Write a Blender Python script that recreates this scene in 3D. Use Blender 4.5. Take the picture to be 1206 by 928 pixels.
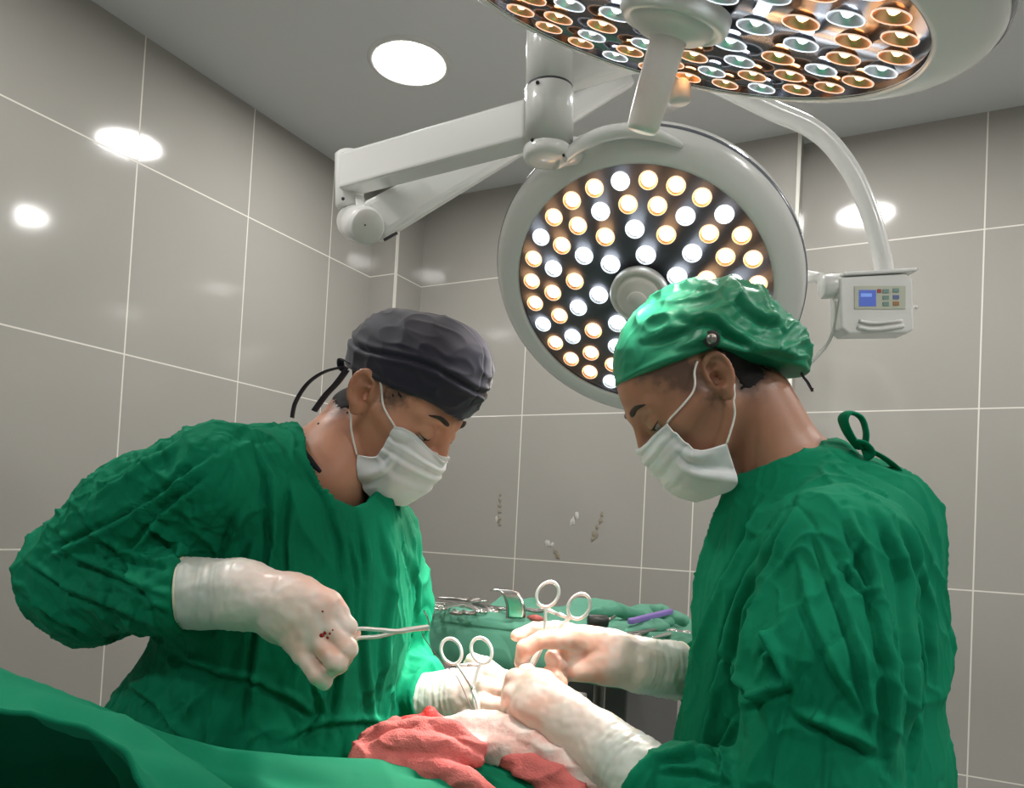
import bpy, math, random
import numpy as np
from mathutils import Vector, Matrix
random.seed(7)
for _o in list(bpy.data.objects): bpy.data.objects.remove(_o)
COL = bpy.context.scene.collection
SC = bpy.context.scene

# ------------------------------------------------------------------ camera
FPX, CXP, CYP = 904.8, 603.0, 590.7
PITCH, ROLL, YAW = .0328, .0514, -.4879
CAMH = 1.33
_c, _s = math.cos(YAW), math.sin(YAW)
_fw = np.array([_s, _c, 0.]); _r = np.array([_c, -_s, 0.]); _u = np.array([0, 0, 1.])
CF = _fw*math.cos(PITCH) + _u*math.sin(PITCH); _u2 = _u*math.cos(PITCH) - _fw*math.sin(PITCH)
CR = _r*math.cos(ROLL) + _u2*math.sin(ROLL); CU = _u2*math.cos(ROLL) - _r*math.sin(ROLL)
CO = np.array([0, 0, CAMH])
M3 = np.array([CR, CF, CU])            # rows: right, forward, up
cam_d = bpy.data.cameras.new('camera'); cam = bpy.data.objects.new('camera', cam_d); COL.objects.link(cam)
cam_d.sensor_fit = 'HORIZONTAL'; cam_d.sensor_width = 36; cam_d.lens = FPX/1206*36
cam_d.shift_y = (CYP-464)/1206
cam_d.clip_start = .02
cam.matrix_world = Matrix(((CR[0], CU[0], -CF[0], 0), (CR[1], CU[1], -CF[1], 0), (CR[2], CU[2], -CF[2], CAMH), (0, 0, 0, 1)))
SC.camera = cam
SC.view_settings.view_transform = 'Standard'; SC.view_settings.look = 'None'
SC.view_settings.exposure = 0.0; SC.view_settings.gamma = 1; SC.view_settings.use_curve_mapping = False
wd = bpy.data.worlds.new('world'); SC.world = wd; wd.use_nodes = True
wd.node_tree.nodes['Background'].inputs[0].default_value = (.8, .85, .9, 1)
wd.node_tree.nodes['Background'].inputs[1].default_value = .05
DOWNLIGHT_EMIT = 110.0
BEAM_POWER = {'far': 150.0, 'near': 138.0}
LED_EMIT = {'far': 9.0, 'near': 9.0}

def V(px, py, d):                       # a point of the measured working frame: right, forward, up (metres)
    return np.array([(px-CXP)/FPX*d, d, -(py-CYP)/FPX*d])
def to_world(P):
    return np.asarray(P) @ M3 + CO
def from_world(P):
    return (np.asarray(P)-CO) @ M3.T
def Wp(px, py, d): return to_world(V(px, py, d))

# ------------------------------------------------------------------ materials
def mat(name, col, rough=.5, metal=0, spec=.5, emit=None, estr=0, trans=0, sss=0, bump=None, var=None, alpha=1, coat=0, sheen=0, ior=1.5):
    m = bpy.data.materials.new(name); m.use_nodes = True
    nt = m.node_tree; b = nt.nodes['Principled BSDF']
    b.inputs['Base Color'].default_value = (*col, 1); b.inputs['Roughness'].default_value = rough
    b.inputs['Metallic'].default_value = metal; b.inputs['Specular IOR Level'].default_value = spec
    b.inputs['IOR'].default_value = ior
    b.inputs['Transmission Weight'].default_value = trans; b.inputs['Alpha'].default_value = alpha
    b.inputs['Coat Weight'].default_value = coat; b.inputs['Sheen Weight'].default_value = sheen
    if sss:
        b.inputs['Subsurface Weight'].default_value = sss; b.inputs['Subsurface Radius'].default_value = (.012, .005, .003)
        b.inputs['Subsurface Scale'].default_value = 1.0
    if emit: b.inputs['Emission Color'].default_value = (*emit, 1); b.inputs['Emission Strength'].default_value = estr
    tc = nt.nodes.new('ShaderNodeTexCoord')
    if var:                             # (scale, second colour, contrast)
        n = nt.nodes.new('ShaderNodeTexNoise'); n.inputs['Scale'].default_value = var[0]; n.inputs['Detail'].default_value = 5
        nt.links.new(tc.outputs['Object'], n.inputs['Vector'])
        r = nt.nodes.new('ShaderNodeMapRange'); r.inputs[1].default_value = .5-var[2]; r.inputs[2].default_value = .5+var[2]
        nt.links.new(n.outputs['Fac'], r.inputs[0])
        mx = nt.nodes.new('ShaderNodeMix'); mx.data_type = 'RGBA'
        mx.inputs[6].default_value = (*col, 1); mx.inputs[7].default_value = (*var[1], 1)
        nt.links.new(r.outputs[0], mx.inputs[0]); nt.links.new(mx.outputs[2], b.inputs['Base Color'])
    if bump:                            # (scale, strength, distance[, detail])
        n = nt.nodes.new('ShaderNodeTexNoise'); n.inputs['Scale'].default_value = bump[0]
        n.inputs['Detail'].default_value = bump[3] if len(bump) > 3 else 4
        nt.links.new(tc.outputs['Object'], n.inputs['Vector'])
        bp = nt.nodes.new('ShaderNodeBump'); bp.inputs['Strength'].default_value = bump[1]; bp.inputs['Distance'].default_value = bump[2]
        nt.links.new(n.outputs['Fac'], bp.inputs['Height']); nt.links.new(bp.outputs[0], b.inputs['Normal'])
    return m

def attr_mix(m, attr, col):             # mix base colour to col by a float attribute
    nt = m.node_tree; b = nt.nodes['Principled BSDF']
    a = nt.nodes.new('ShaderNodeAttribute'); a.attribute_name = attr
    mx = nt.nodes.new('ShaderNodeMix'); mx.data_type = 'RGBA'
    src = b.inputs['Base Color'].links[0].from_socket if b.inputs['Base Color'].links else None
    if src: nt.links.new(src, mx.inputs[6])
    else: mx.inputs[6].default_value = b.inputs['Base Color'].default_value
    mx.inputs[7].default_value = (*col, 1)
    nt.links.new(a.outputs['Fac'], mx.inputs[0]); nt.links.new(mx.outputs[2], b.inputs['Base Color'])

def crumple(m, scale, depth, stretch=(1, 1, 1), mask=2.5):
    # sharp fine creases of worn cotton, chained after the weave bump
    nt = m.node_tree; b = nt.nodes['Principled BSDF']; N = nt.nodes; L = nt.links
    tc = N.new('ShaderNodeTexCoord'); mp = N.new('ShaderNodeMapping'); mp.inputs['Scale'].default_value = stretch
    L.new(tc.outputs['Object'], mp.inputs[0])
    nz = N.new('ShaderNodeTexNoise'); nz.inputs['Scale'].default_value = scale*.55; nz.inputs['Detail'].default_value = 3
    L.new(mp.outputs[0], nz.inputs['Vector'])
    ad = N.new('ShaderNodeMix'); ad.data_type = 'RGBA'; ad.blend_type = 'LINEAR_LIGHT'; ad.inputs[0].default_value = .09
    L.new(mp.outputs[0], ad.inputs[6]); L.new(nz.outputs['Color'], ad.inputs[7])
    prev = b.inputs['Normal'].links[0].from_socket if b.inputs['Normal'].links else None
    mk = N.new('ShaderNodeTexNoise'); mk.inputs['Scale'].default_value = mask; L.new(tc.outputs['Object'], mk.inputs['Vector'])
    mr = N.new('ShaderNodeMapRange'); mr.inputs[1].default_value = .38; mr.inputs[2].default_value = .62; L.new(mk.outputs['Fac'], mr.inputs[0])
    for k, (sc, dp) in enumerate(((scale, depth), (scale*2.3, depth*.4))):
        v = N.new('ShaderNodeTexVoronoi'); v.feature = 'DISTANCE_TO_EDGE'; v.inputs['Scale'].default_value = sc; L.new(ad.outputs[2], v.inputs['Vector'])
        r = N.new('ShaderNodeMapRange'); r.interpolation_type = 'SMOOTHSTEP'; r.inputs[1].default_value = 0; r.inputs[2].default_value = .16; r.inputs[3].default_value = 1; r.inputs[4].default_value = 0
        L.new(v.outputs['Distance'], r.inputs[0])
        mu = N.new('ShaderNodeMath'); mu.operation = 'MULTIPLY'; L.new(r.outputs[0], mu.inputs[0]); L.new(mr.outputs[0], mu.inputs[1])
        bp = N.new('ShaderNodeBump'); bp.inputs['Strength'].default_value = .8; bp.inputs['Distance'].default_value = dp; bp.invert = (k == 1)
        L.new(mu.outputs[0], bp.inputs['Height'])
        if prev: L.new(prev, bp.inputs['Normal'])
        prev = bp.outputs[0]
    L.new(prev, b.inputs['Normal'])

def tile_mat(name, uaxis, ulist, zlist, base=(.36, .345, .315), grout=(.72, .69, .63)):
    m = mat(name, base, rough=.1, spec=.5)
    nt = m.node_tree; b = nt.nodes['Principled BSDF']; N = nt.nodes; L = nt.links
    tc = N.new('ShaderNodeTexCoord'); sp = N.new('ShaderNodeSeparateXYZ'); L.new(tc.outputs['Object'], sp.inputs[0])
    last = None
    for ax, lst in ((uaxis, ulist), (2, zlist)):
        for p in lst:
            c = N.new('ShaderNodeMath'); c.operation = 'COMPARE'; c.inputs[1].default_value = p; c.inputs[2].default_value = .0023
            L.new(sp.outputs[ax], c.inputs[0])
            if last is None: last = c
            else:
                x = N.new('ShaderNodeMath'); x.operation = 'MAXIMUM'; L.new(last.outputs[0], x.inputs[0]); L.new(c.outputs[0], x.inputs[1]); last = x
    n = N.new('ShaderNodeTexNoise'); n.inputs['Scale'].default_value = 1.6; n.inputs['Detail'].default_value = 6
    L.new(tc.outputs['Object'], n.inputs['Vector'])
    v = N.new('ShaderNodeMix'); v.data_type = 'RGBA'; v.inputs[6].default_value = (*[x*.94 for x in base], 1); v.inputs[7].default_value = (*[x*1.06 for x in base], 1)
    L.new(n.outputs['Fac'], v.inputs[0])
    mx = N.new('ShaderNodeMix'); mx.data_type = 'RGBA'; mx.inputs[7].default_value = (*grout, 1)
    L.new(v.outputs[2], mx.inputs[6]); L.new(last.outputs[0], mx.inputs[0]); L.new(mx.outputs[2], b.inputs['Base Color'])
    r = N.new('ShaderNodeMix'); r.data_type = 'FLOAT'; r.inputs[2].default_value = .09; r.inputs[3].default_value = .7
    L.new(last.outputs[0], r.inputs[0]); L.new(r.outputs[0], b.inputs['Roughness'])
    inv = N.new('ShaderNodeMath'); inv.operation = 'SUBTRACT'; inv.inputs[0].default_value = 1; L.new(last.outputs[0], inv.inputs[1])
    bp = N.new('ShaderNodeBump'); bp.inputs['Strength'].default_value = .4; bp.inputs['Distance'].default_value = .002
    L.new(inv.outputs[0], bp.inputs['Height']); L.new(bp.outputs[0], b.inputs['Normal'])
    return m

GREEN = (.003, .205, .102)
M = {}
M['ceil'] = mat('ceiling_paint', (.64, .65, .65), .7, bump=(30, .05, .002))
M['floor'] = mat('floor_vinyl', (.50, .52, .51), .3, var=(3, (.44, .46, .45), .2))
M['white'] = mat('white_enamel', (.74, .74, .72), .22, spec=.5, coat=.3)
M['white2'] = mat('white_plastic', (.66, .66, .63), .35)
M['seam'] = mat('dark_seam', (.06, .06, .07), .4)
M['rimband'] = mat('grey_rubber_band', (.13, .14, .16), .25)
M['panel'] = mat('lamp_panel', (.20, .20, .215), .10, metal=.75)
M['screw'] = mat('screw_black', (.03, .03, .03), .4)
M['trim'] = mat('corner_trim', (.72, .70, .64), .3)
M['gown'] = mat('green_cotton', GREEN, .8, spec=.10, sheen=.0, bump=(900, .25, .0006, 2), var=(14, (.004, .19, .095), .2))
M['drape'] = mat('drape_cotton', (.003, .19, .094), .8, spec=.1, bump=(700, .25, .0006, 2), var=(10, (.004, .17, .085), .2))
crumple(M['gown'], 9, .0060, (1.1, 1.1, .50)); crumple(M['drape'], 3.5, .0030, (1, 1, .6))
M['traycloth'] = mat('pale_green_cloth', (.12, .36, .25), .8, spec=.2, bump=(500, .3, .0008, 2), var=(12, (.16, .42, .31), .2))
M['capgreen'] = mat('green_cap_satin', (.010, .25, .125), .45, spec=.4, bump=(900, .2, .0005, 2), var=(9, (.012, .21, .11), .25))
M['capnavy'] = mat('navy_cap_cotton', (.017, .017, .031), .65, spec=.3, sheen=.2, bump=(900, .2, .0005, 2))
M['navy'] = mat('dark_shirt', (.010, .014, .022), .8)
M['glove'] = mat('latex_glove', (.86, .80, .74), .38, sss=.25, bump=(60, .15, .002), var=(16, (.84, .72, .64), .25))
M['gloverim'] = mat('latex_rim', (.80, .76, .58), .4)
M['mask'] = mat('mask_fabric', (.80, .81, .82), .8, sss=.15, bump=(500, .25, .0006, 2))
M['maskblue'] = mat('mask_fold', (.62, .72, .82), .8)
M['loop'] = mat('mask_loop', (.85, .84, .80), .7)
M['skinL'] = mat('skin_left', (.60, .31, .20), .45, sss=.2, bump=(350, .12, .0006, 3), var=(18, (.55, .25, .155), .25))
M['skinR'] = mat('skin_right', (.42, .215, .135), .45, sss=.2, bump=(350, .12, .0006, 3), var=(18, (.36, .17, .105), .25))
attr_mix(M['glove'], 'cuff', (.58, .65, .60)); attr_mix(M['glove'], 'stretch', (.84, .47, .35))
for k in ('skinL', 'skinR'): attr_mix(M[k], 'stubble', (.035, .028, .026))
M['hair'] = mat('black_hair', (.014, .011, .010), .8, bump=(700, .5, .0012, 2))
M['brow'] = mat('eyebrow', (.03, .018, .014), .7, bump=(900, .5, .001, 2))
M['eye'] = mat('eyeball', (.55, .50, .47), .15)
M['iris'] = mat('iris', (.02, .010, .006), .1)
M['steel'] = mat('surgical_steel', (.72, .71, .69), .22, metal=1)
M['steelw'] = mat('satin_steel', (.86, .85, .82), .35, metal=.75)
M['steeld'] = mat('worn_steel', (.32, .31, .29), .3, metal=1)
M['blackplastic'] = mat('black_plastic', (.02, .025, .022), .4)
M['purple'] = mat('purple_strip', (.30, .20, .62), .5)
M['blue'] = mat('blue_plastic', (.06, .09, .60), .35)
M['pink'] = mat('pink_towel', (.66, .19, .17), .9, spec=.15, bump=(420, .6, .002, 2), var=(30, (.60, .14, .13), .2))
M['gauze'] = mat('bloodied_gauze', (.84, .79, .73), .85, sss=.1, bump=(300, .5, .0015, 3), var=(34, (.78, .48, .42), .14))
M['blood'] = mat('blood', (.30, .01, .012), .25)
M['thread'] = mat('thread', (.16, .08, .12), .5)
M['mole'] = mat('mole', (.05, .02, .015), .6)
M['stain'] = mat('wall_stain', (.27, .24, .18), .8)
M['stainlight'] = mat('wall_scuff', (.55, .54, .50), .6)
M['shoe'] = mat('shoe_rubber', (.03, .05, .09), .5)
M['glassmat'] = mat('lamp_glass', (.9, .9, .9), .03, trans=1, ior=1.3)

# ------------------------------------------------------------------ mesh helpers
def link(name, verts, faces, m, parent=None, smooth=True, origin=None, world=True, attrs=None):
    """verts in the working frame (world=False) or the world frame; linked as one object"""
    verts = np.asarray(verts, float).reshape(-1, 3)
    if not world: verts = to_world(verts)
    if origin is None: origin = np.zeros(3)
    origin = np.asarray(origin, float)
    me = bpy.data.meshes.new(name)
    if isinstance(faces, np.ndarray):
        v = verts-origin; me.vertices.add(len(v)); me.vertices.foreach_set('co', v.astype(np.float32).ravel())
        nf, k = faces.shape; me.loops.add(nf*k); me.loops.foreach_set('vertex_index', faces.astype(np.int32).ravel())
        me.polygons.add(nf); me.polygons.foreach_set('loop_start', np.arange(0, nf*k, k, dtype=np.int32))
        me.update(calc_edges=True)
    else:
        me.from_pydata([tuple(p) for p in (verts-origin)], [], faces)
    if smooth: me.polygons.foreach_set('use_smooth', [True]*len(me.polygons))
    if attrs:
        for k, a in attrs.items():
            at = me.attributes.new(k, 'FLOAT', 'POINT'); at.data.foreach_set('value', a.astype(np.float32))
    me.materials.append(m); me.update()
    o = bpy.data.objects.new(name, me); COL.objects.link(o)
    o.location = origin
    if parent is not None: set_parent(o, parent)
    return o
def wpos(o):
    p = np.array(o.location)
    while o.parent: o = o.parent; p = p+np.array(o.location)
    return p
def set_parent(o, p):                   # every empty here is unrotated, so subtraction is enough
    o.location = Vector(np.array(o.location)-wpos(p)); o.parent = p
def empty(name, loc, label=None, cat=None, group=None, parent=None):
    o = bpy.data.objects.new(name, None); COL.objects.link(o); o.location = Vector(loc); o.empty_display_size = .05
    if label: tag(o, label, cat, group)
    if parent: set_parent(o, parent)
    return o
def tag(o, label=None, cat=None, group=None, kind=None):
    if label: o['label'] = label
    if cat: o['category'] = cat
    if group: o['group'] = group
    if kind: o['kind'] = kind
    return o

class MB:
    def __init__(s): s.v = []; s.f = []
    def add(s, v, f):
        n = len(s.v); s.v += [tuple(map(float, p)) for p in v]; s.f += [tuple(i+n for i in q) for q in f]; return s
    def build(s, name, m, parent=None, world=True, smooth=True, origin=None, bevel=0, auto=False):
        o = link(name, s.v, s.f, m, parent, smooth, origin, world)
        if bevel:
            b = o.modifiers.new('b', 'BEVEL'); b.width = bevel; b.segments = 3; b.limit_method = 'ANGLE'; b.angle_limit = math.radians(40)
        return o

def frame(a, b, up=(0, 0, 1)):
    z = np.asarray(b, float)-np.asarray(a, float); L = np.linalg.norm(z); z = z/L
    x = np.cross(up, z)
    if np.linalg.norm(x) < 1e-4: x = np.cross((1, 0, 0), z)
    x /= np.linalg.norm(x); y = np.cross(z, x)
    return x, y, z, L
def box(mb, lo, hi):
    x0, y0, z0 = lo; x1, y1, z1 = hi
    v = [(x, y, z) for z in (z0, z1) for y in (y0, y1) for x in (x0, x1)]
    return mb.add(v, [(0, 2, 3, 1), (4, 5, 7, 6), (0, 1, 5, 4), (2, 6, 7, 3), (0, 4, 6, 2), (1, 3, 7, 5)])
def beam(mb, a, b, w, h, up=(0, 0, 1), w2=None, h2=None):   # box bar from a to b
    x, y, z, L = frame(a, b, up); a = np.asarray(a, float); b = np.asarray(b, float)
    w2 = w2 or w; h2 = h2 or h; v = []
    for p, ww, hh in ((a, w, h), (b, w2, h2)):
        for sx, sy in ((-1, -1), (1, -1), (1, 1), (-1, 1)): v.append(p+x*sx*ww/2+y*sy*hh/2)
    return mb.add(v, [(3, 2, 1, 0), (4, 5, 6, 7)]+[(i, (i+1) % 4, 4+(i+1) % 4, 4+i) for i in range(4)])
def catmull(pts, n=8):
    P = np.asarray(pts, float); out = []
    for i in range(len(P)-1):
        p0 = P[max(i-1, 0)]; p1 = P[i]; p2 = P[i+1]; p3 = P[min(i+2, len(P)-1)]
        for t in np.linspace(0, 1, n, endpoint=False):
            out.append(.5*((2*p1)+(-p0+p2)*t+(2*p0-5*p1+4*p2-p3)*t*t+(-p0+3*p1-3*p2+p3)*t**3))
    out.append(P[-1]); return np.array(out)
def tube(mb, pts, r, seg=12, closed=False, cap=True, flat=None, upv=(0, 0, 1)):
    P = np.asarray(pts, float); n = len(P); R = np.full(n, r) if np.isscalar(r) else np.interp(np.linspace(0, 1, n), np.linspace(0, 1, len(r)), r)
    T = np.gradient(P, axis=0) if not closed else np.roll(P, -1, 0)-np.roll(P, 1, 0)
    T /= np.linalg.norm(T, axis=1)[:, None]+1e-12
    x = np.cross(upv, T[0]); x = x if np.linalg.norm(x) > 1e-3 else np.cross((1, .3, 0), T[0]); x /= np.linalg.norm(x)
    v = []
    for i in range(n):
        x = x-T[i]*(x@T[i]); x /= np.linalg.norm(x); y = np.cross(T[i], x)
        for k in range(seg):
            a = 2*math.pi*k/seg; fx, fy = (1, 1) if flat is None else flat
            v.append(P[i]+R[i]*(math.cos(a)*x*fx+math.sin(a)*y*fy))
    f = []
    for i in range(n if closed else n-1):
        j = (i+1) % n
        for k in range(seg): f.append((i*seg+k, i*seg+(k+1) % seg, j*seg+(k+1) % seg, j*seg+k))
    if cap and not closed: f += [tuple(range(seg))[::-1], tuple((n-1)*seg+k for k in range(seg))]
    return mb.add(v, f)
def lathe(mb, c, axis, prof, seg=48, up=(0, 0, 1), closed=False):  # prof: (radius, along axis)
    c = np.asarray(c, float); axis = np.asarray(axis, float); x, y, z, _ = frame(c, c+axis, up)
    v = []; idx = []
    for r, h in prof:
        if r < 1e-6: idx.append([len(v)]); v.append(c+z*h)
        else:
            idx.append(list(range(len(v), len(v)+seg)))
            for k in range(seg): a = 2*math.pi*k/seg; v.append(c+z*h+r*(math.cos(a)*x+math.sin(a)*y))
    f = []
    for A, B in zip(idx, idx[1:]):
        for k in range(seg):
            k2 = (k+1) % seg
            if len(A) == 1 and len(B) == 1: continue
            if len(A) == 1: f.append((A[0], B[k2], B[k]))
            elif len(B) == 1: f.append((A[k], A[k2], B[0]))
            else: f.append((A[k], A[k2], B[k2], B[k]))
    return mb.add(v, f)
def cyl(mb, a, b, r, r2=None, seg=32, bev=.0):
    a = np.asarray(a, float); b = np.asarray(b, float); L = np.linalg.norm(b-a); r2 = r if r2 is None else r2
    e = min(bev, r*.9, L*.4) if bev else 0
    prof = [(0, 0), (r-e, 0), (r, e), (r2, L-e), (r2-e, L), (0, L)] if e else [(0, 0), (r, 0), (r2, L), (0, L)]
    return lathe(mb, a, (b-a)/L, prof, seg)

# ------------------------------------------------------------------ noise
_rng = np.random.RandomState(11)
_perm = _rng.permutation(256).astype(np.int32); _perm = np.concatenate([_perm, _perm, _perm])
_grad = _rng.normal(size=(256, 3)); _grad /= np.linalg.norm(_grad, axis=1)[:, None]
def noise(P):
    P = np.asarray(P); I = np.floor(P).astype(np.int64); F = P-I; I = I & 255
    w = F*F*F*(F*(F*6-15)+10); r = 0
    for dx in (0, 1):
        for dy in (0, 1):
            for dz in (0, 1):
                h = _perm[_perm[_perm[(I[:, 0]+dx) & 255]+((I[:, 1]+dy) & 255)]+((I[:, 2]+dz) & 255)]
                g = _grad[h & 255]; d = g[:, 0]*(F[:, 0]-dx)+g[:, 1]*(F[:, 1]-dy)+g[:, 2]*(F[:, 2]-dz)
                r = r+d*(w[:, 0] if dx else 1-w[:, 0])*(w[:, 1] if dy else 1-w[:, 1])*(w[:, 2] if dz else 1-w[:, 2])
    return r*1.6
def ridge(P, p=2.5):
    return np.clip(1-np.abs(noise(P))*1.6, 0, 1)**p
def warp(P, f, a, seed=0):
    Q = P*f+seed
    return P+a*np.stack([noise(Q), noise(Q+31.7), noise(Q+67.3)], 1)

# ------------------------------------------------------------------ signed distance modelling
def smin(a, b, k):
    h = np.clip(.5+.5*(b-a)/k, 0, 1); return b+(a-b)*h-k*h*(1-h)
def smax(a, b, k): return -smin(-a, -b, k)
def cone(P, a, b, ra, rb):
    a = np.asarray(a); b = np.asarray(b); ab = b-a; q = P-a
    t = np.clip((q@ab)/(ab@ab+1e-12), 0, 1)
    d = q-t[:, None]*ab
    return np.sqrt(np.einsum('ij,ij->i', d, d))-(ra+(rb-ra)*t)
def sph(P, c, r): return np.linalg.norm(P-np.asarray(c), axis=1)-r
def ell(P, c, r, Rm=None):
    q = P-np.asarray(c); r = np.asarray(r)
    if Rm is not None: q = q@Rm
    k0 = np.linalg.norm(q/r, axis=1)+1e-9; k1 = np.linalg.norm(q/(r*r), axis=1)+1e-9
    return k0*(k0-1)/k1
def chain(P, pts, rad, k=None):
    d = None
    for i in range(len(pts)-1):
        e = cone(P, pts[i], pts[i+1], rad[i], rad[i+1]); d = e if d is None else (np.minimum(d, e) if not k else smin(d, e, k))
    return d
def axis(*segs):
    out = [segs[0][0]]
    for a, b, h in segs:
        n = max(1, int(round((b-a)/h))); out += list(np.linspace(a, b, n+1)[1:])
    return np.array(out)
def surf(sdf, xs, ys, zs, smooth=1, B=4, lip=1.6):
    nx, ny, nz = len(xs), len(ys), len(zs)
    G = np.full((nx, ny, nz), 1.0, np.float32)
    bi = [np.arange(0, n, B) for n in (nx, ny, nz)]
    cs = []; rs = []
    for ax, b in zip((xs, ys, zs), bi):
        lo = ax[b]; hi = ax[np.minimum(b+B, len(ax)-1)]; cs.append((lo+hi)/2); rs.append((hi-lo)/2)
    CX, CY, CZ = np.meshgrid(*cs, indexing='ij'); RX, RY, RZ = np.meshgrid(*rs, indexing='ij')
    C = np.stack([CX.ravel(), CY.ravel(), CZ.ravel()], 1); rad = np.sqrt(RX**2+RY**2+RZ**2).ravel()
    D = np.concatenate([sdf(C[i:i+200000]) for i in range(0, len(C), 200000)])
    act = np.abs(D) < rad*lip+.002
    sgn = np.where(D < 0, -1., 1.).reshape(CX.shape)
    G[:] = np.repeat(np.repeat(np.repeat(sgn, B, 0), B, 1), B, 2)[:nx, :ny, :nz]
    bidx = np.stack(np.unravel_index(np.nonzero(act)[0], CX.shape), 1)*B
    off = np.stack(np.meshgrid(range(B), range(B), range(B), indexing='ij'), -1).reshape(-1, 3)
    I = (bidx[:, None, :]+off[None]).reshape(-1, 3)
    I = I[(I[:, 0] < nx) & (I[:, 1] < ny) & (I[:, 2] < nz)]
    for s in range(0, len(I), 400000):
        J = I[s:s+400000]; P = np.stack([xs[J[:, 0]], ys[J[:, 1]], zs[J[:, 2]]], 1)
        G[J[:, 0], J[:, 1], J[:, 2]] = sdf(P)
    G[0] = G[-1] = 1; G[:, 0] = G[:, -1] = 1; G[:, :, 0] = G[:, :, -1] = 1
    ins = G < 0
    cnt = np.zeros((nx-1, ny-1, nz-1), np.int8)
    for a in (0, 1):
        for b in (0, 1):
            for c in (0, 1): cnt += ins[a:nx-1+a, b:ny-1+b, c:nz-1+c]
    cell = np.stack(np.nonzero((cnt > 0) & (cnt < 8)), 1)
    cid = np.full(cnt.shape, -1, np.int32); cid[cell[:, 0], cell[:, 1], cell[:, 2]] = np.arange(len(cell))
    acc = np.zeros((len(cell), 3)); w = np.zeros(len(cell))
    X = (xs, ys, zs)
    for ax in range(3):
        o1, o2 = [i for i in range(3) if i != ax]
        for a in (0, 1):
            for b in (0, 1):
                p = cell.copy(); p[:, o1] += a; p[:, o2] += b; q = p.copy(); q[:, ax] += 1
                g0 = G[p[:, 0], p[:, 1], p[:, 2]]; g1 = G[q[:, 0], q[:, 1], q[:, 2]]
                m = (g0 < 0) != (g1 < 0)
                t = np.where(m, g0/(g0-g1+1e-12), 0)
                pt = np.stack([X[i][p[:, i]] for i in range(3)], 1)
                pt[:, ax] += t*(X[ax][q[:, ax]]-X[ax][p[:, ax]])
                acc += pt*m[:, None]; w += m
    verts = acc/w[:, None]
    quads = []
    for ax in range(3):
        o1, o2 = (ax+1) % 3, (ax+2) % 3
        sl0 = [slice(None)]*3; sl1 = [slice(None)]*3; sl0[ax] = slice(0, -1); sl1[ax] = slice(1, None)
        A = ins[tuple(sl0)]; Bm = ins[tuple(sl1)]
        e = np.stack(np.nonzero(A != Bm), 1)
        sh = (nx, ny, nz)
        ok = (e[:, o1] > 0) & (e[:, o2] > 0) & (e[:, o1] < sh[o1]-1) & (e[:, o2] < sh[o2]-1)
        e = e[ok]; fl = A[e[:, 0], e[:, 1], e[:, 2]]
        def cc(a, b):
            q = e.copy(); q[:, o1] -= a; q[:, o2] -= b; return cid[q[:, 0], q[:, 1], q[:, 2]]
        Q = np.stack([cc(1, 1), cc(0, 1), cc(0, 0), cc(1, 0)], 1)
        Q[~fl] = Q[~fl][:, ::-1]; quads.append(Q)
    quads = np.concatenate(quads); quads = quads[(quads >= 0).all(1)]
    for _ in range(smooth): verts = lap(verts, quads, .5)
    return verts, quads
def lap(v, q, a):
    s = np.zeros_like(v); n = np.zeros(len(v))
    for i, j in ((0, 1), (1, 2), (2, 3), (3, 0)):
        A, B = q[:, i], q[:, j]
        for k in range(3): s[:, k] += np.bincount(A, v[B, k], len(v))+np.bincount(B, v[A, k], len(v))
        n += np.bincount(A, minlength=len(v))+np.bincount(B, minlength=len(v))
    return v*(1-a)+a*s/np.maximum(n, 1)[:, None]
def normals(v, q):
    n = np.cross(v[q[:, 2]]-v[q[:, 0]], v[q[:, 3]]-v[q[:, 1]]); out = np.zeros_like(v)
    for i in range(4):
        for k in range(3): out[:, k] += np.bincount(q[:, i], n[:, k], len(v))
    return out/(np.linalg.norm(out, axis=1)[:, None]+1e-12)

def folds(v, n, flist):
    """cloth creases: each a polyline measured on the photo, raised on the side of the cloth it lies on"""
    d = np.zeros(len(v)); u = CXP+FPX*v[:, 0]/v[:, 1]; w = CYP-FPX*v[:, 2]/v[:, 1]
    vn = v/np.linalg.norm(v, axis=1)[:, None]; facing = np.clip(-(vn*n).sum(1)*3, 0, 1)
    for pts, amp, wid in flist:
        P = np.array(pts, float); best = np.full(len(v), 1e9); side = np.zeros(len(v)); tt = np.zeros(len(v))
        seg = np.linalg.norm(np.diff(P, axis=0), axis=1); tot = seg.sum(); cum = 0
        for i in range(len(P)-1):
            ab = P[i+1]-P[i]; L = seg[i]; qx = u-P[i, 0]; qy = w-P[i, 1]
            t = np.clip((qx*ab[0]+qy*ab[1])/(L*L), 0, 1)
            dx = qx-t*ab[0]; dy = qy-t*ab[1]; dist = np.hypot(dx, dy)
            m = dist < best; best = np.where(m, dist, best); side = np.where(m, np.sign(ab[0]*qy-ab[1]*qx), side)
            tt = np.where(m, (cum+t*L)/tot, tt); cum += L
        s = best*v[:, 1]/FPX*side
        env = np.clip(np.minimum(tt, 1-tt)*5+.15, 0, 1)*facing
        env = np.where(best > wid*6*FPX/.9+5, 0, env)
        # asymmetric pleat: a crest with a steep hollow beside it
        d += 1.1*amp*env*(np.exp(-(s/(wid*.75))**2)-.9*np.exp(-((s-1.15*wid)/(wid*.5))**2))
    return d

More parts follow.
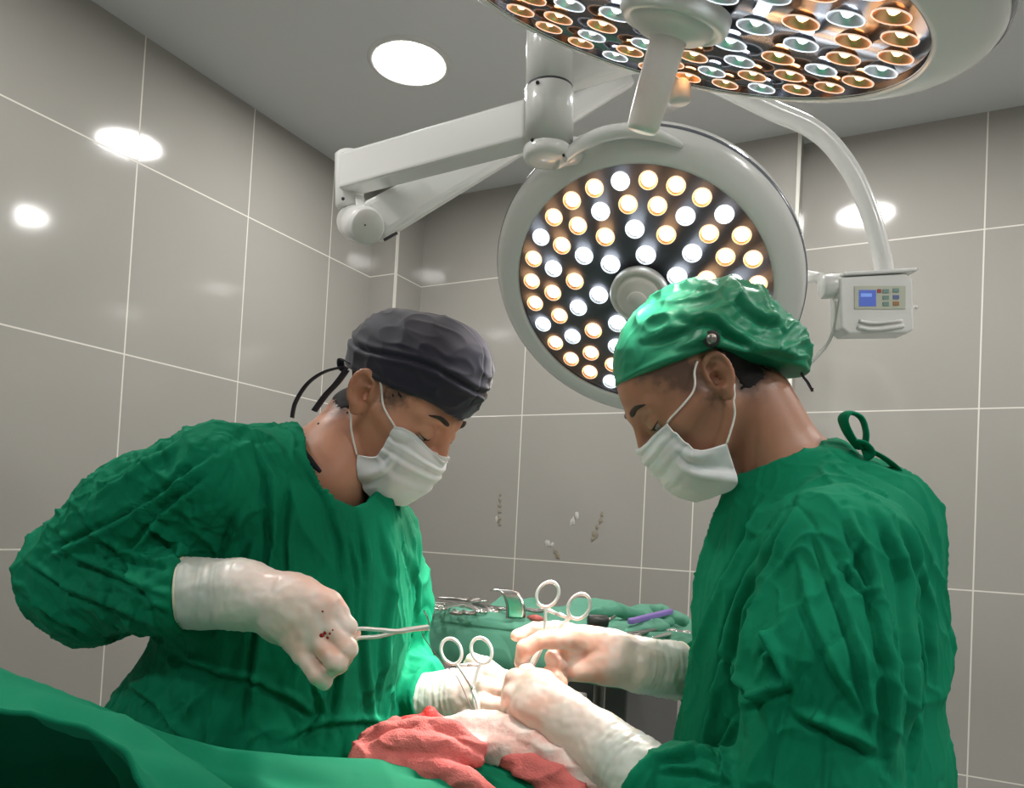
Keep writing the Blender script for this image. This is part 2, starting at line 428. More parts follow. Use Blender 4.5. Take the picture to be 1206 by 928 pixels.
# ------------------------------------------------------------------ room
WL, WB, WRB = -2.1732, 2.8436, 2.9413
CEIL = 2.797; WR, WF = 2.3, -2.4
ZJ = [2.3988, 1.7988, 1.1988, .5988]
T = .12
def slab(name, lo, hi, m, parent=None):
    o = box(MB(), lo, hi).build(name, m, parent, smooth=False); tag(o, kind='structure'); return o
mL = tile_mat('tiles_left', 1, [1.5053-.447*k for k in range(9)][::-1]+[1.9519, 2.3855], ZJ)
mB = tile_mat('tiles_back', 0, [-1.4828, -.9342, -.7457], ZJ)
mR = tile_mat('tiles_back_right', 0, [.1633+.5512*k for k in range(4)], ZJ)
mS = tile_mat('tiles_return', 1, [], ZJ)
mF = tile_mat('tiles_front', 0, [-1.6+.55*k for k in range(8)], ZJ)
mRt = tile_mat('tiles_right', 1, [-2+.55*k for k in range(9)], ZJ)
wl = slab('wall_left', (WL-T, WF-T, 0), (WL, WRB+T, CEIL), mL)
wb = slab('wall_back', (-2.034, WB, 0), (-.4156, WRB+T, CEIL), mB)
wb2 = slab('wall_back_right', (-.4156, WRB, 0), (WR, WRB+T, CEIL), mR)
PIL = 2.6492
wp = slab('wall_pilaster', (WL, PIL, 0), (-2.034, WRB+T, CEIL), mS)
slab('wall_right', (WR, WF-T, 0), (WR+T, WRB+T, CEIL), mRt)
slab('wall_front', (WL, WF-T, 0), (WR, WF, CEIL), mF)
slab('floor', (WL-T, WF-T, -.1), (WR+T, WRB+T, 0), M['floor'])
slab('ceiling', (WL-T, WF-T, CEIL), (WR+T, WRB+T, CEIL+.1), M['ceil'])
slab('trim_1', (-2.036, PIL-.006, 0), (-2.028, PIL+.006, CEIL), M['trim'])
slab('trim_2', (-.424, WB-.004, 0), (-.412, WB+.006, CEIL), M['trim'])
# scuffs on the back wall
def on_back(px, py):
    D = CF+CR*(px-CXP)/FPX-CU*(py-CYP)/FPX; t = WB/D[1]; return CO+D*t
def splat(pts, m, name='wall_scuff'):
    mb = MB()
    for px, py, r in pts:
        c = on_back(px, py); r *= 1.45*WB/FPX/.9; n = 9
        ang = [2*math.pi*k/n for k in range(n)]
        rr = [r*random.uniform(.55, 1.25) for _ in ang]
        v = [(c[0]+a_*math.cos(a), WB-.0015, c[2]+a_*math.sin(a)*1.3) for a, a_ in zip(ang, rr)]+[(c[0], WB-.004, c[2])]
        v += [(p[0], WB+.004, p[2]) for p in v[:n]]
        mb.add(v, [(k, (k+1) % n, n) for k in range(n)]+[(k, n+1+k, n+1+(k+1) % n, (k+1) % n) for k in range(n)])
    o = mb.build(name, m, wb, smooth=False); return o
splat([(589.5, 583, 1.4), (589, 589, 1.8), (588.6, 596, 2), (588.3, 603, 1.9), (587.5, 611, 2.6), (589, 618, 1.4)], M['stain'])
splat([(586, 611, 2.2), (645, 640, 2.3), (650, 642, 1.8), (674.5, 614, 3), (679, 607, 2), (646, 639, 2.0)], M['stainlight'])
splat([(709, 606, 1.6), (707, 614, 2.2), (703, 621, 2.4), (700, 629, 2.8), (698, 635, 2)], M['stain'])
splat([(654, 649, 2.0), (657, 655, 2.4), (655, 652, 1.6)], M['stain'])
# recessed ceiling lights
def downlight(x, y, label):
    t = empty('ceiling_light', (x, y, CEIL), label, 'ceiling light', 'round recessed ceiling lights')
    lathe(MB(), (x, y, CEIL), (0, 0, -1), [(.111, 0), (.111, .006), (.122, .008), (.132, .004), (.134, 0)], 64).build('trim_ring', M['white2'], t)
    e = mat('downlight_lens', (1, 1, 1), .5, emit=(1, .985, .96), estr=DOWNLIGHT_EMIT)
    lathe(MB(), (x, y, CEIL), (0, 0, -1), [(.112, .0), (.112, .004), (.06, .005), (0, .005)], 64).build('lens', e, t)
downlight(-1.484, 1.942, 'lit round recessed ceiling light left of the white ceiling arm')
downlight(-.25, 2.21, 'round recessed ceiling light mirrored in the tiled wall behind the curved white arm')
for k, (x, y) in enumerate([(-1.48, .62), (1.7, .3), (1.0, 2.2), (1.0, .75), (-1.48, -.9), (1.0, -1.0)]):  # unseen extra lights, added to brighten the room
    downlight(x, y, 'round recessed ceiling light added out of view to light the room')

# ------------------------------------------------------------------ surgical lamps
def led_ring_spec():
    out = []
    for k in range(28): out.append((.252, 105+k*360/28, 'W' if k % 4 == 0 else 'A', .0175))
    for k in range(21): out.append((.203, 120+k*360/21, 'W' if k % 3 == 0 else 'A', .018))
    for k in range(14): out.append((.150, 100+k*360/14, 'W' if k % 2 == 0 else 'A', .0185))
    for k in range(7): out.append((.094, 88+k*360/7, 'W', .0195))
    return out
def led_mats(s, key):
    out = {}
    for t, c in (('W', (.86, .93, 1.0)), ('A', (1.0, .56, .27))):
        out[t] = (mat('led_chip_'+key, (.9, .9, .9), .3, emit=c, estr=s), mat('led_cup_'+key, tuple(x*.9 for x in c), .30, metal=1),
                  mat('led_rim_'+key, tuple(.4+.6*x for x in c), .15, spec=.8, emit=tuple(.4+.6*x for x in c), estr=.8))
    return out
def lamp_head(par, c, n, e2hint, key, grip=True):
    """par: parent thing, c: world centre of the light face, n: direction it shines, e2hint: the 'top' direction of the face"""
    c = np.asarray(c); n = n/np.linalg.norm(n); e2 = e2hint-n*(e2hint@n); e2 /= np.linalg.norm(e2); e1 = np.cross(n, e2)
    if e1@CR < 0: e1 = -e1
    hd = empty('lamp_head', c, parent=par)
    up = tuple(e2)
    # housing: shallow dome behind, wide soft ring round the face
    pan = mat('face_panel_'+key, (.06, .062, .07) if key == 'far' else (.20, .20, .215), .38 if key == 'far' else .12, metal=.5 if key == 'far' else .75)
    prof = [(.283, .0), (.286, .003), (.292, .003), (.308, -.001), (.326, -.007), (.340, -.017), (.3455, -.030)]
    lathe(MB(), c, n, prof, 128, up).build('bezel_ring', M['white'], hd)
    lathe(MB(), c, n, [(.3455, -.029), (.3475, -.032), (.3475, -.039), (.3455, -.042)], 128, up).build('edge_band', M['rimband'], hd)
    lathe(MB(), c, n, [(.3455, -.041), (.345, -.060), (.335, -.080), (.30, -.098), (.22, -.112), (.12, -.12), (0, -.122)], 128, up).build('housing', M['white'], hd)
    lathe(MB(), c, n, [(.284, .002), (.284, -.008), (.283, -.0125), (0, -.0125)], 128, up).build('face_panel', pan, hd)
    LM = led_mats(LED_EMIT[key], key)
    deep = key == 'near'
    for R, a, t, r in led_ring_spec():
        a = math.radians(a-(17 if key == 'far' else 0)); p = c+e1*R*math.cos(a)+e2*R*math.sin(a)
        chip, cup, rim = LM[t]; r = r*1.08
        L = lathe(MB(), p, n, [(r-.0006, .0004), (r+.0008, .0010), (r+.0010, -.0008), (r-.0002, -.0012)], 20, up).build('led_rim', rim, hd)
        # reflector cup with the glowing chip at its bottom
        q = .42 if deep else .80
        lathe(MB(), p, n, [(r, .0003), (r*.93, -.0020), (r*.74 if deep else r*.86, -.0065 if deep else -.0035), (r*q, -.0105 if deep else -.0042)], 20, up).build('led_cup', cup, L)
        lathe(MB(), p, n, [(r*q, -.0105 if deep else -.0042), (r*q*.8, -.0050 if deep else -.0026), (r*q*.4, -.0022 if deep else -.0022), (0, -.0016 if deep else -.0020)], 20, up).build('led_chip', chip, L)
    # sterile handle in the middle
    lathe(MB(), c, n, [(.066, -.004), (.066, .008), (.062, .014), (.056, .016), (.054, .013), (.050, .013), (.048, .018), (.040, .024), (.024, .028), (.022, .030)], 64, up).build('handle_boss', M['white2'], hd)
    if not grip: lathe(MB(), c, n, [(.0225, .0295), (.021, .034), (.0, .036)], 40, up).build('handle_cap', M['white2'], hd)
    else: lathe(MB(), c, n, [(.0215, .026), (.021, .08), (.0195, .126), (.017, .131), (0, .131)], 40, up).build('handle_grip', M['white2'], hd)
    # light leaving the lamp
    ld = bpy.data.lights.new('beam_'+key, 'SPOT'); ld.energy = BEAM_POWER[key]; ld.color = (1, .95, .88)
    ld.spot_size = math.radians(30 if key == 'far' else 36); ld.spot_blend = 1.0; ld.shadow_soft_size = .12
    lo = bpy.data.objects.new('lamp_beam', ld); COL.objects.link(lo)
    p = c+n*.14; q = Vector(-n).to_track_quat('Z', 'Y'); lo.rotation_euler = q.to_euler(); lo.location = p
    lo.parent = hd; lo.location = Vector(p-wpos(hd))
    return hd, e1, e2

CFAR = V(753.4, 346.6, 1.709); NFAR = np.array([-.319, -.667, -.673])
CNEAR = V(796, 15.5, .903); NNEAR = np.array([-.2573, .2893, -.922])
def wd_(n): return np.asarray(n)@M3

far = empty('surgical_light', Wp(648, 120, 1.5), 'lit round surgical lamp hanging behind the green-capped surgeon with its folded white arm', 'surgical lamp')
hd, e1, e2 = lamp_head(far, to_world(CFAR), wd_(NFAR), wd_((0, 0, 1)), 'far', False)
# column
dc = 1.52
A = Wp(648, 30, dc); B_ = Wp(646, 176, dc); up3 = (A-B_)/np.linalg.norm(A-B_)
mid = Wp(647, 106, dc)
cyl(MB(), A+up3*.05, mid+up3*.001, .0465, seg=48).build('column', M['white'], far)
lathe(MB(), B_, (mid-B_)/np.linalg.norm(mid-B_), [(.0465, .002), (.0485, 0), (.0485, np.linalg.norm(mid-B_)-.003), (.046, np.linalg.norm(mid-B_))], 48).build('column_sleeve', M['white'], far)
cyl(MB(), mid-up3*.003, mid+up3*.003, .0470, seg=48).build('column_seam', M['seam'], far)
lathe(MB(), Wp(645, 190, dc), up3, [(0, 0), (.034, 0), (.045, .003), (.0483, .009), (.0483, .024), (.0465, .026)], 48).build('column_foot', M['white'], far)
def screw(px, py, d, r=.0035, par=None):
    p = Wp(px, py, d); n = (CO-p)/np.linalg.norm(CO-p)
    cyl(MB(), p-n*.004, p+n*.0025, r, seg=12).build('screw', M['screw'], par)
screw(633, 97, dc-.043, par=far); screw(627, 165, dc-.036, par=far); screw(664, 183, dc-.040, .003, par=far)
# upper box arm to the left
upw = tuple(CU)
beam(MB(), Wp(628, 146, 1.53), Wp(408, 206, 1.80), .062, .080, upw, .058, .084).build('horizontal_arm', M['white'], far, smooth=False, bevel=.008)
# elbow block
blk = MB(); cyl(blk, Wp(411, 180, 1.82), Wp(412, 247, 1.82), .0335, seg=40, bev=.008); blk.build('elbow_block', M['white'], far)
screw(404, 234, 1.788, .004, par=far)
beam(MB(), Wp(425, 234, 1.80), Wp(426, 248, 1.80), .045, .02, upw).build('elbow_bracket', M['white'], far, smooth=False, bevel=.004)
kn = Wp(416, 262, 1.84); kn2 = Wp(432, 266, 1.73)
cyl(MB(), kn, kn2+(kn2-kn)*.02, .042, seg=48, bev=.01).build('elbow_knuckle', M['white'], far)
cyl(MB(), kn2-(kn2-kn)*.1, kn2+(kn2-kn)*.09, .038, seg=48, bev=.004).build('knuckle_cap', M['white2'], far)
screw(430, 265, 1.716, .002, par=far)
beam(MB(), Wp(436, 264, 1.78), Wp(740, 92, 2.02), .075, .088, upw, .05, .05).build('spring_arm', M['white'], far, smooth=False, bevel=.014)
beam(MB(), Wp(452, 283, 1.74), Wp(468, 274, 1.74), .004, .006, upw).build('arm_slot', M['screw'], far, smooth=False)
# ceiling hub behind the near lamp
hub = Wp(780, 70, 2.05); hubc = np.array([hub[0], hub[1], CEIL])
cyl(MB(), hub-np.array([0, 0, .12]), hubc, .055, seg=48).build('ceiling_column', M['white'], far)
cyl(MB(), hubc-np.array([0, 0, .05]), hubc, .13, seg=64, bev=.01).build('ceiling_rose', M['white'], far)
# short arm at the column's top right and curved yoke down to the control box
beam(MB(), Wp(660, 88, 1.53), Wp(772, 60, 1.60), .06, .060, upw, .055, .05).build('short_arm', M['white'], far, smooth=False, bevel=.008)
yk = catmull([V(765, 64, 1.60), V(830, 92, 1.62), V(905, 128, 1.64), V(962, 155, 1.65), V(1000, 198, 1.66), V(1025, 252, 1.66), V(1038, 300, 1.66), V(1042, 324, 1.66)], 10)
tube(MB(), to_world(yk), .0195, 24).build('curved_yoke', M['white'], far)
# handlebar and yoke root on the far lamp's top edge
hb = catmull([V(664, 186, 1.50), V(684, 170, 1.50), V(712, 158, 1.49), V(745, 154, 1.475), V(778, 160, 1.465), V(804, 172, 1.475)], 8)
tube(MB(), to_world(hb), [.011, .016, .018, .017, .014, .006], 20, flat=(1, .8)).build('rim_handle', M['white'], far)
rt = catmull([V(650, 182, 1.53), V(672, 178, 1.55), V(700, 190, 1.66), V(730, 240, 1.76)], 6)
tube(MB(), to_world(rt), [.03, .028, .026, .026], 24).build('yoke_root', M['white'], far)
# control box
dB = 1.63
cb = empty('control_box', Wp(1030, 355, dB), parent=far)
def P4(x, y, d=dB): return Wp(x, y, d)
bx = MB()
fr = [(989, 326), (1068, 322), (1075, 328), (1077, 388), (1070, 392), (1000, 393), (991, 386)]
n_ = len(fr)
v = [P4(x, y, dB) for x, y in fr]+[P4(x, y, dB)+wd_((0, .06, 0)) for x, y in fr]
bx.add(v, [tuple(range(n_))[::-1], tuple(range(n_, 2*n_))]+[(k, (k+1) % n_, n_+(k+1) % n_, n_+k) for k in range(n_)])
bx.build('box_shell', M['white'], cb, smooth=False, bevel=.005)
beam(MB(), P4(988, 326, dB+.02), P4(1074, 321, dB+.02), .05, .008, upw).build('box_lid', M['white'], cb, smooth=False, bevel=.003)
cyl(MB(), P4(967, 338, dB+.03), P4(992, 336, dB+.03), .0255, seg=40, bev=.004).build('pivot_drum', M['white'], cb)
cyl(MB(), P4(950, 325, dB+.08), P4(972, 329, dB+.05), .012, seg=24).build('pivot_pin', M['white2'], cb)
def plate(x0, y0, x1, y1, th, m, name, par, d=dB, rnd=0):
    c0 = P4(x0, y0, d); c1 = P4(x1, y0, d); c2 = P4(x1, y1, d); c3 = P4(x0, y1, d); o = wd_((0, -th, 0))
    MB().add([c0, c1, c2, c3, c0+o, c1+o, c2+o, c3+o], [(0, 1, 2, 3), (7, 6, 5, 4), (0, 4, 5, 1), (1, 5, 6, 2), (2, 6, 7, 3), (3, 7, 4, 0)]).build(name, m, par, smooth=False, bevel=rnd)
m_pl = mat('keypad_foil', (.50, .52, .42), .4)
plate(1006, 337, 1066, 364, .002, m_pl, 'keypad', cb)
kp = [o for o in bpy.data.objects if o.name.startswith('keypad')][0]
plate(1011, 342, 1031, 361, .003, mat('lcd', (.02, .04, .2), .2, emit=(.07, .12, .42), estr=.7), 'screen', kp)
plate(1013, 346, 1026, 350, .0034, mat('lcd_mark', (.1, .2, .5), .2, emit=(.16, .26, .6), estr=.7), 'screen_digits', kp)
plate(1032.5, 341, 1037, 345, .0035, mat('red_button', (.35, .02, .02), .4), 'button', kp)
mbn = mat('teal_button', (.16, .28, .25), .4); mbn2 = mat('amber_button', (.35, .16, .05), .4); mbn3 = mat('blue_button', (.1, .14, .35), .4)
for i, (x, y, m_) in enumerate([(1039, 341, mbn), (1051, 340, mbn), (1039, 348.5, mbn), (1051, 348, mbn3), (1039, 356, mbn), (1051, 355.5, mbn2)]):
    plate(x, y, x+7, y+4.6, .0035, m_, 'button', kp)
tube(MB(), to_world(catmull([V(1012, 378, dB-.002), V(1030, 380.5, dB-.004), V(1062, 377.5, dB-.002)], 6)), .0035, 10).build('grip_ridge', M['white'], cb)
tube(MB(), to_world(catmull([V(1010, 385, dB-.002), V(1030, 388, dB-.005), V(1064, 384, dB-.002)], 6)), .004, 10).build('grip_ridge', M['white'], cb)
cyl(MB(), P4(1077, 362, dB+.02), P4(1080, 362, dB+.02), .004, seg=16).build('side_knob', M['white'], cb)
cbl = catmull([V(985, 352, 1.64), V(984, 378, 1.66), V(974, 405, 1.68), V(950, 432, 1.70)], 8)
tube(MB(), to_world(cbl), .0045, 10).build('cable', M['white2'], far)

near = empty('surgical_light', to_world(CNEAR+np.array([0, 0, .3])), 'large round surgical lamp tilted overhead at the top edge, with white centre handle hanging down', 'surgical lamp')
hdn, _, _ = lamp_head(near, to_world(CNEAR), wd_(NNEAR), wd_((.1, .9, .3)), 'near')
# its own yoke and ceiling arm, mostly above the frame; the small white knob shows below the rim
nn = wd_(NNEAR)/np.linalg.norm(NNEAR); cN = to_world(CNEAR)
back = cN-nn*.12
tube(MB(), catmull([back, back-nn*.08, back-nn*.14+np.array([.12, .1, .06]), np.array([cN[0]+.25, cN[1]+.30, CEIL-.30]), np.array([cN[0]+.25, cN[1]+.30, CEIL])], 8), .03, 24).build('ceiling_arm', M['white'], near)
lathe(MB(), (cN[0]+.25, cN[1]+.30, CEIL), (0, 0, -1), [(.1, 0), (.1, .03), (.085, .045), (.03, .05)], 48).build('ceiling_rose', M['white'], near)
cyl(MB(), Wp(801, 96, 1.17), Wp(801, 121, 1.17), .0165, seg=28, bev=.003).build('rim_knob', M['white2'], near)

# ------------------------------------------------------------------ people
def nrm(a): return a/np.linalg.norm(a)
def rot(fwd_img_pitch, yaw, side):
    """columns: head forward, head left, head up, in the working frame. side=+1 faces right, -1 faces left; yaw>0 turns towards the viewer"""
    p, y = math.radians(fwd_img_pitch), math.radians(yaw)
    f = np.array([side*math.cos(p)*math.cos(y), -math.cos(p)*math.sin(y), -math.sin(p)])
    upv = np.array([0, 0, 1.]); l = np.cross(upv, f); l /= np.linalg.norm(l); u = np.cross(f, l)
    return np.stack([f, l, u], 1)

def head_sdf(Q):                        # canonical: x forward, y left, z up, origin midway between the ear canals
    A = Q.copy(); A[:, 1] = np.abs(A[:, 1])
    d = ell(A, (-.002, 0, .045), (.093, .073, .080))
    d = smin(d, ell(A, (.035, 0, .010), (.060, .060, .075)), .03)
    d = smin(d, ell(A, (.048, 0, -.045), (.044, .046, .052)), .025)
    d = smin(d, cone(A, (.005, .052, -.030), (.070, .016, -.083), .016, .017), .022)     # jaw
    d = smin(d, sph(A, (.083, 0, -.086), .016), .016)                                    # chin
    d = smin(d, cone(A, (.062, .050, -.014), (.020, .064, -.004), .014, .009), .02)      # cheekbone
    d = smin(d, cone(A, (.093, .010, .028), (.074, .045, .026), .009, .008), .012)       # brow ridge
    d = smax(d, -sph(A, (.101, .032, .008), .0155), .014)                                # eye hollow
    d = smin(d, cone(A, (.094, 0, .022), (.109, 0, -.016), .0075, .0095), .009)          # nose
    d = smin(d, sph(A, (.101, .010, -.019), .0070), .007)
    d = smin(d, cone(A, (.093, 0, -.046), (.086, .018, -.047), .008, .005), .008)        # lips
    d = smin(d, cone(A, (.091, 0, -.056), (.085, .016, -.055), .008, .005), .007)
    d = smin(d, ell(A, (.0795, .0315, .0075), (.0135, .0165, .0125)), .004)              # lidded eye
    # ear
    t = math.radians(-12); E = A-np.array([-.010, .0750, .003]); ez = E[:, 2]*math.cos(t)+E[:, 0]*math.sin(t); ex = -E[:, 2]*math.sin(t)+E[:, 0]*math.cos(t); ey = E[:, 1]+.42*ex
    e = np.stack([ex, ey, ez], 1)
    r = np.sqrt((ex/.0165)**2+((ez-.004)/.0275)**2)+1e-9
    helix = np.hypot((r-.87)*.020, ey-.0055)-.0040
    helix = np.where((ex > .006) & (ez < -.006), helix+.01, helix)
    ear = smin(ell(e, (0, -.001, .001), (.0165, .0062, .027)), helix, .003)
    anti = np.hypot((np.sqrt(((ex-.003)/.0115)**2+((ez+.001)/.0175)**2)-.95)*.014, ey-.0045)-.0028
    ear = smin(ear, np.where(ex > .004, anti+.01, anti), .002)
    ear = smin(ear, ell(e, (.001, .002, -.026), (.0088, .0052, .0100)), .004)
    d = smin(d, ear, .004)
    d = smax(d, -ell(e, (.0045, .007, -.003), (.0085, .0135, .0115)), .002)
    d = smax(d, -ell(e, (.0045, .007, .0135), (.0080, .0085, .0055)), .002)
    d = smin(d, ell(e, (.0135, .002, -.005), (.0042, .0050, .0065)), .003)               # tragus
    return d
def to_head(P, o, Rm, sc=1.0): return ((P-o)@Rm)/sc

def hand_sdf(P, h, grow=0.0, ext=False):
    a, b, ra, rb = h['palm'][0]; d = cone(P, a-(b-a)*.4, b, ra+grow, rb+grow) if ext else None
    for a, b, ra, rb in h['palm']:
        e = cone(P, a, b, ra+grow, rb+grow); d = e if d is None else smin(d, e, .014)
    for pts, rad in h['fingers']:
        e = chain(P, pts, [x+grow for x in rad], .003)
        d = smin(d, e, h.get('k', .0035))
    return d
def bbox(hs, pad=.02):
    pts = [p for a, b, _, _ in hs['palm'] for p in (a, b)]+[p for f, _ in hs['fingers'] for p in f]
    pts = np.array(pts); return pts.min(0)-pad, pts.max(0)+pad

def skin_mesh(name, sdf, xs, ys, zs, m, parent, smooth=1, disp=None, attrs=None, origin=None, folds_=None):
    v, q = surf(sdf, xs, ys, zs, smooth)
    if disp is not None or folds_:
        n = normals(v, q); dd = 0
        if disp is not None: dd = disp(v, n)
        if folds_: dd = dd+folds(v, n, folds_)
        v = v+n*dd[:, None]
    at = {k: f(v) for k, f in attrs.items()} if attrs else None
    return link(name, v, q, m, parent, True, origin, False, at)

def sheet(ctrl, nu, nv):                # smooth surface through a grid of control points
    C = np.array(ctrl, float); rows = [catmull(r, nu) for r in C]; R_ = np.array(rows)
    cols = [catmull(R_[:, j], nv) for j in range(R_.shape[1])]
    return np.array(cols).transpose(1, 0, 2)
def sheet_obj(name, G, m, parent, thick=.0015, disp=None):
    a, b, _ = G.shape; v = G.reshape(-1, 3)
    f = np.array([(i*b+j, i*b+j+1, (i+1)*b+j+1, (i+1)*b+j) for i in range(a-1) for j in range(b-1)])
    if disp is not None: v = v+normals(v, f)*disp(G).reshape(-1)[:, None]
    o = link(name, v, f, m, parent, True, None, False)
    s = o.modifiers.new('s', 'SOLIDIFY'); s.thickness = thick; s.offset = 0
    return o

def face_parts(par, o, Rm, sc, skin, brow_m):
    H = lambda p: o+Rm@(np.array(p, float)*sc)
    for s in (-1, 1):
        e = empty('eye', to_world(H((.0795, s*.0315, .0065))), parent=par)
        # eyeball only peeks out of the lid slit as he looks down
        c = H((.0800, s*.0315, .0050)); ax = Rm@np.array([.93, s*.05, -.36]); ax /= np.linalg.norm(ax)
        pr = [(0, .0128)]+[(.0128*math.sin(a), .0128*math.cos(a)) for a in np.linspace(.1, math.pi-.1, 16)]+[(0, -.0128)]
        lathe(MB(), c, ax, pr, 28).build('eyeball', M['eye'], e, world=False)
        pr = [(0, .0134)]+[(.0134*math.sin(a), .0134*math.cos(a)) for a in np.linspace(.08, .46, 6)]
        lathe(MB(), c, ax, pr, 24).build('iris', M['iris'], e, world=False)
        # upper lid: a thick shell closing most of the eye, with its lash line
        lid = MB(); R0 = .0146; vv = []; nu_, nv_ = 18, 10
        for i in range(nu_+1):
            th = math.pi*(i/nu_)-math.pi/2
            for j in range(nv_+1):
                ph = math.radians(-27+115*j/nv_)
                q = np.array([math.cos(th)*math.cos(ph), math.sin(th), math.cos(th)*math.sin(ph)])
                vv.append(H(np.array([.0795, s*.0315, .0055])+R0*q*np.array([1, 1.05, .95])))
        ff = [(i*(nv_+1)+j, i*(nv_+1)+j+1, (i+1)*(nv_+1)+j+1, (i+1)*(nv_+1)+j) for i in range(nu_) for j in range(nv_)]
        lid.add(vv, ff); lo = lid.build('upper_eyelid', skin, e, world=False)
        sm_ = lo.modifiers.new('s', 'SOLIDIFY'); sm_.thickness = .0016; sm_.offset = 0
        lash = [H(np.array([.0795, s*.0315, .0055])+.0152*np.array([math.cos(t)*math.cos(-.50), 1.05*math.sin(t), math.cos(t)*math.sin(-.50)])) for t in np.linspace(-1.35, 1.35, 12)]
        tube(MB(), lash, [.0004, .0011, .0012, .0005], 6).build('lashes', M['hair'], e, world=False)
        bp = [H(p) for p in [(.0985, s*.014, .027), (.0985, s*.024, .032), (.092, s*.037, .035), (.081, s*.049, .030)]]
        tube(MB(), catmull(bp, 6), [.0022, .0040, .0036, .001], 10, flat=(1, .55)).build('eyebrow', brow_m, par, world=False)

# ---------- left surgeon (dark cap, faces right)
RL = rot(38, 24, 1); SL = .93; OL = V(428, 461, .995)-RL@(np.array([-.010, -.0735, .003])*SL)
# ---------- right surgeon (green cap, faces left)
RR = rot(38, 0, -1); SR = .93; ORr = V(846, 442, .925)-RR@(np.array([-.010, .0735, .003])*SR)

def hp(o, Rm, p, sc=1.0): return o+Rm@(np.array(p, float)*sc)

# hands -------------------------------------------------------------
HAND1 = dict(k=.0010,                    # right hand of the left surgeon: fist round the needle holder, back of the hand to us
    palm=[(V(215, 698, .868), V(286, 700, .83), .0375, .0335), (V(286, 700, .83), V(345, 712, .812), .0335, .030),
          (V(345, 706, .812), V(388, 712, .795), .026, .0155), (V(345, 716, .81), V(384, 733, .792), .026, .0150),
          (V(342, 728, .81), V(374, 752, .790), .022, .0135), (V(338, 734, .812), V(358, 770, .792), .018, .0125),
          (V(330, 735, .83), V(372, 745, .815), .022, .016)],
    fingers=[([V(390, 710, .795), V(408, 738, .790), V(402, 760, .818), V(385, 752, .830)], [.0125, .0108, .0100, .0088]),
             ([V(386, 732, .790), V(408, 764, .780), V(398, 784, .812), V(380, 772, .830)], [.0125, .0112, .0100, .0088]),
             ([V(375, 753, .788), V(397, 780, .772), V(386, 792, .806), V(368, 784, .820)], [.0120, .0105, .0095, .0085]),
             ([V(358, 770, .790), V(374, 796, .776), V(381, 802, .785), V(376, 792, .808)], [.0112, .0092, .0085, .0078]),
             ([V(335, 735, .835), V(372, 738, .832), V(400, 742, .822), V(414, 746, .815)], [.016, .0125, .0115, .010])])
HAND2 = dict(k=.003,                    # left hand of the left surgeon, reaching in from the far side, fingers pointing right
    palm=[(V(503, 826, 1.075), V(520, 824, 1.065), .036, .034), (V(520, 824, 1.065), V(552, 812, 1.05), .031, .026),
          (V(535, 822, 1.055), V(556, 830, 1.04), .027, .020), (V(540, 812, 1.05), V(562, 800, 1.04), .026, .020)],
    fingers=[([V(556, 800, 1.05), V(574, 790, 1.035), V(596, 800, 1.02), V(610, 812, 1.01)], [.019, .014, .0115, .0095]),
             ([V(553, 790, 1.06), V(557, 776, 1.05), V(572, 782, 1.04), V(590, 796, 1.035)], [.014, .0085, .0095, .0085]),
             ([V(552, 812, 1.045), V(570, 808, 1.015), V(587, 811, 1.01), V(600, 815, 1.015)], [.0125, .0105, .0095, .0085]),
             ([V(550, 826, 1.04), V(568, 825, 1.005), V(586, 828, 1.005), V(599, 832, 1.01)], [.0125, .0105, .0095, .0085]),
             ([V(546, 840, 1.035), V(566, 843, 1.00), V(582, 846, 1.00), V(594, 848, 1.005)], [.0115, .0098, .009, .008])])
HAND3 = dict(k=.004,                    # left hand of the right surgeon, near side, bright back of the hand
    palm=[(V(768, 926, .848), V(703, 876, .905), .043, .034), (V(703, 876, .905), V(668, 850, .925), .034, .032),
          (V(668, 850, .925), V(628, 812, .945), .032, .023), (V(668, 855, .92), V(622, 832, .93), .030, .022), (V(664, 846, .93), V(640, 806, .955), .028, .018)],
    fingers=[([V(632, 806, .955), V(607, 800, .958), V(600, 818, .962), V(597, 832, .968)], [.019, .0125, .0105, .0090]),
             ([V(622, 815, .945), V(603, 818, .945), V(600, 834, .955), V(604, 846, .965)], [.018, .0125, .0105, .009]),
             ([V(622, 832, .935), V(608, 842, .938), V(611, 856, .948), V(615, 866, .955)], [.018, .0120, .0100, .009]),
             ([V(634, 846, .930), V(624, 858, .932), V(630, 870, .940), V(634, 876, .95)], [.016, .0110, .0095, .0085]),
             ([V(650, 826, .955), V(632, 800, .972), V(620, 792, .985), V(612, 796, .99)], [.018, .0135, .0115, .0095])])
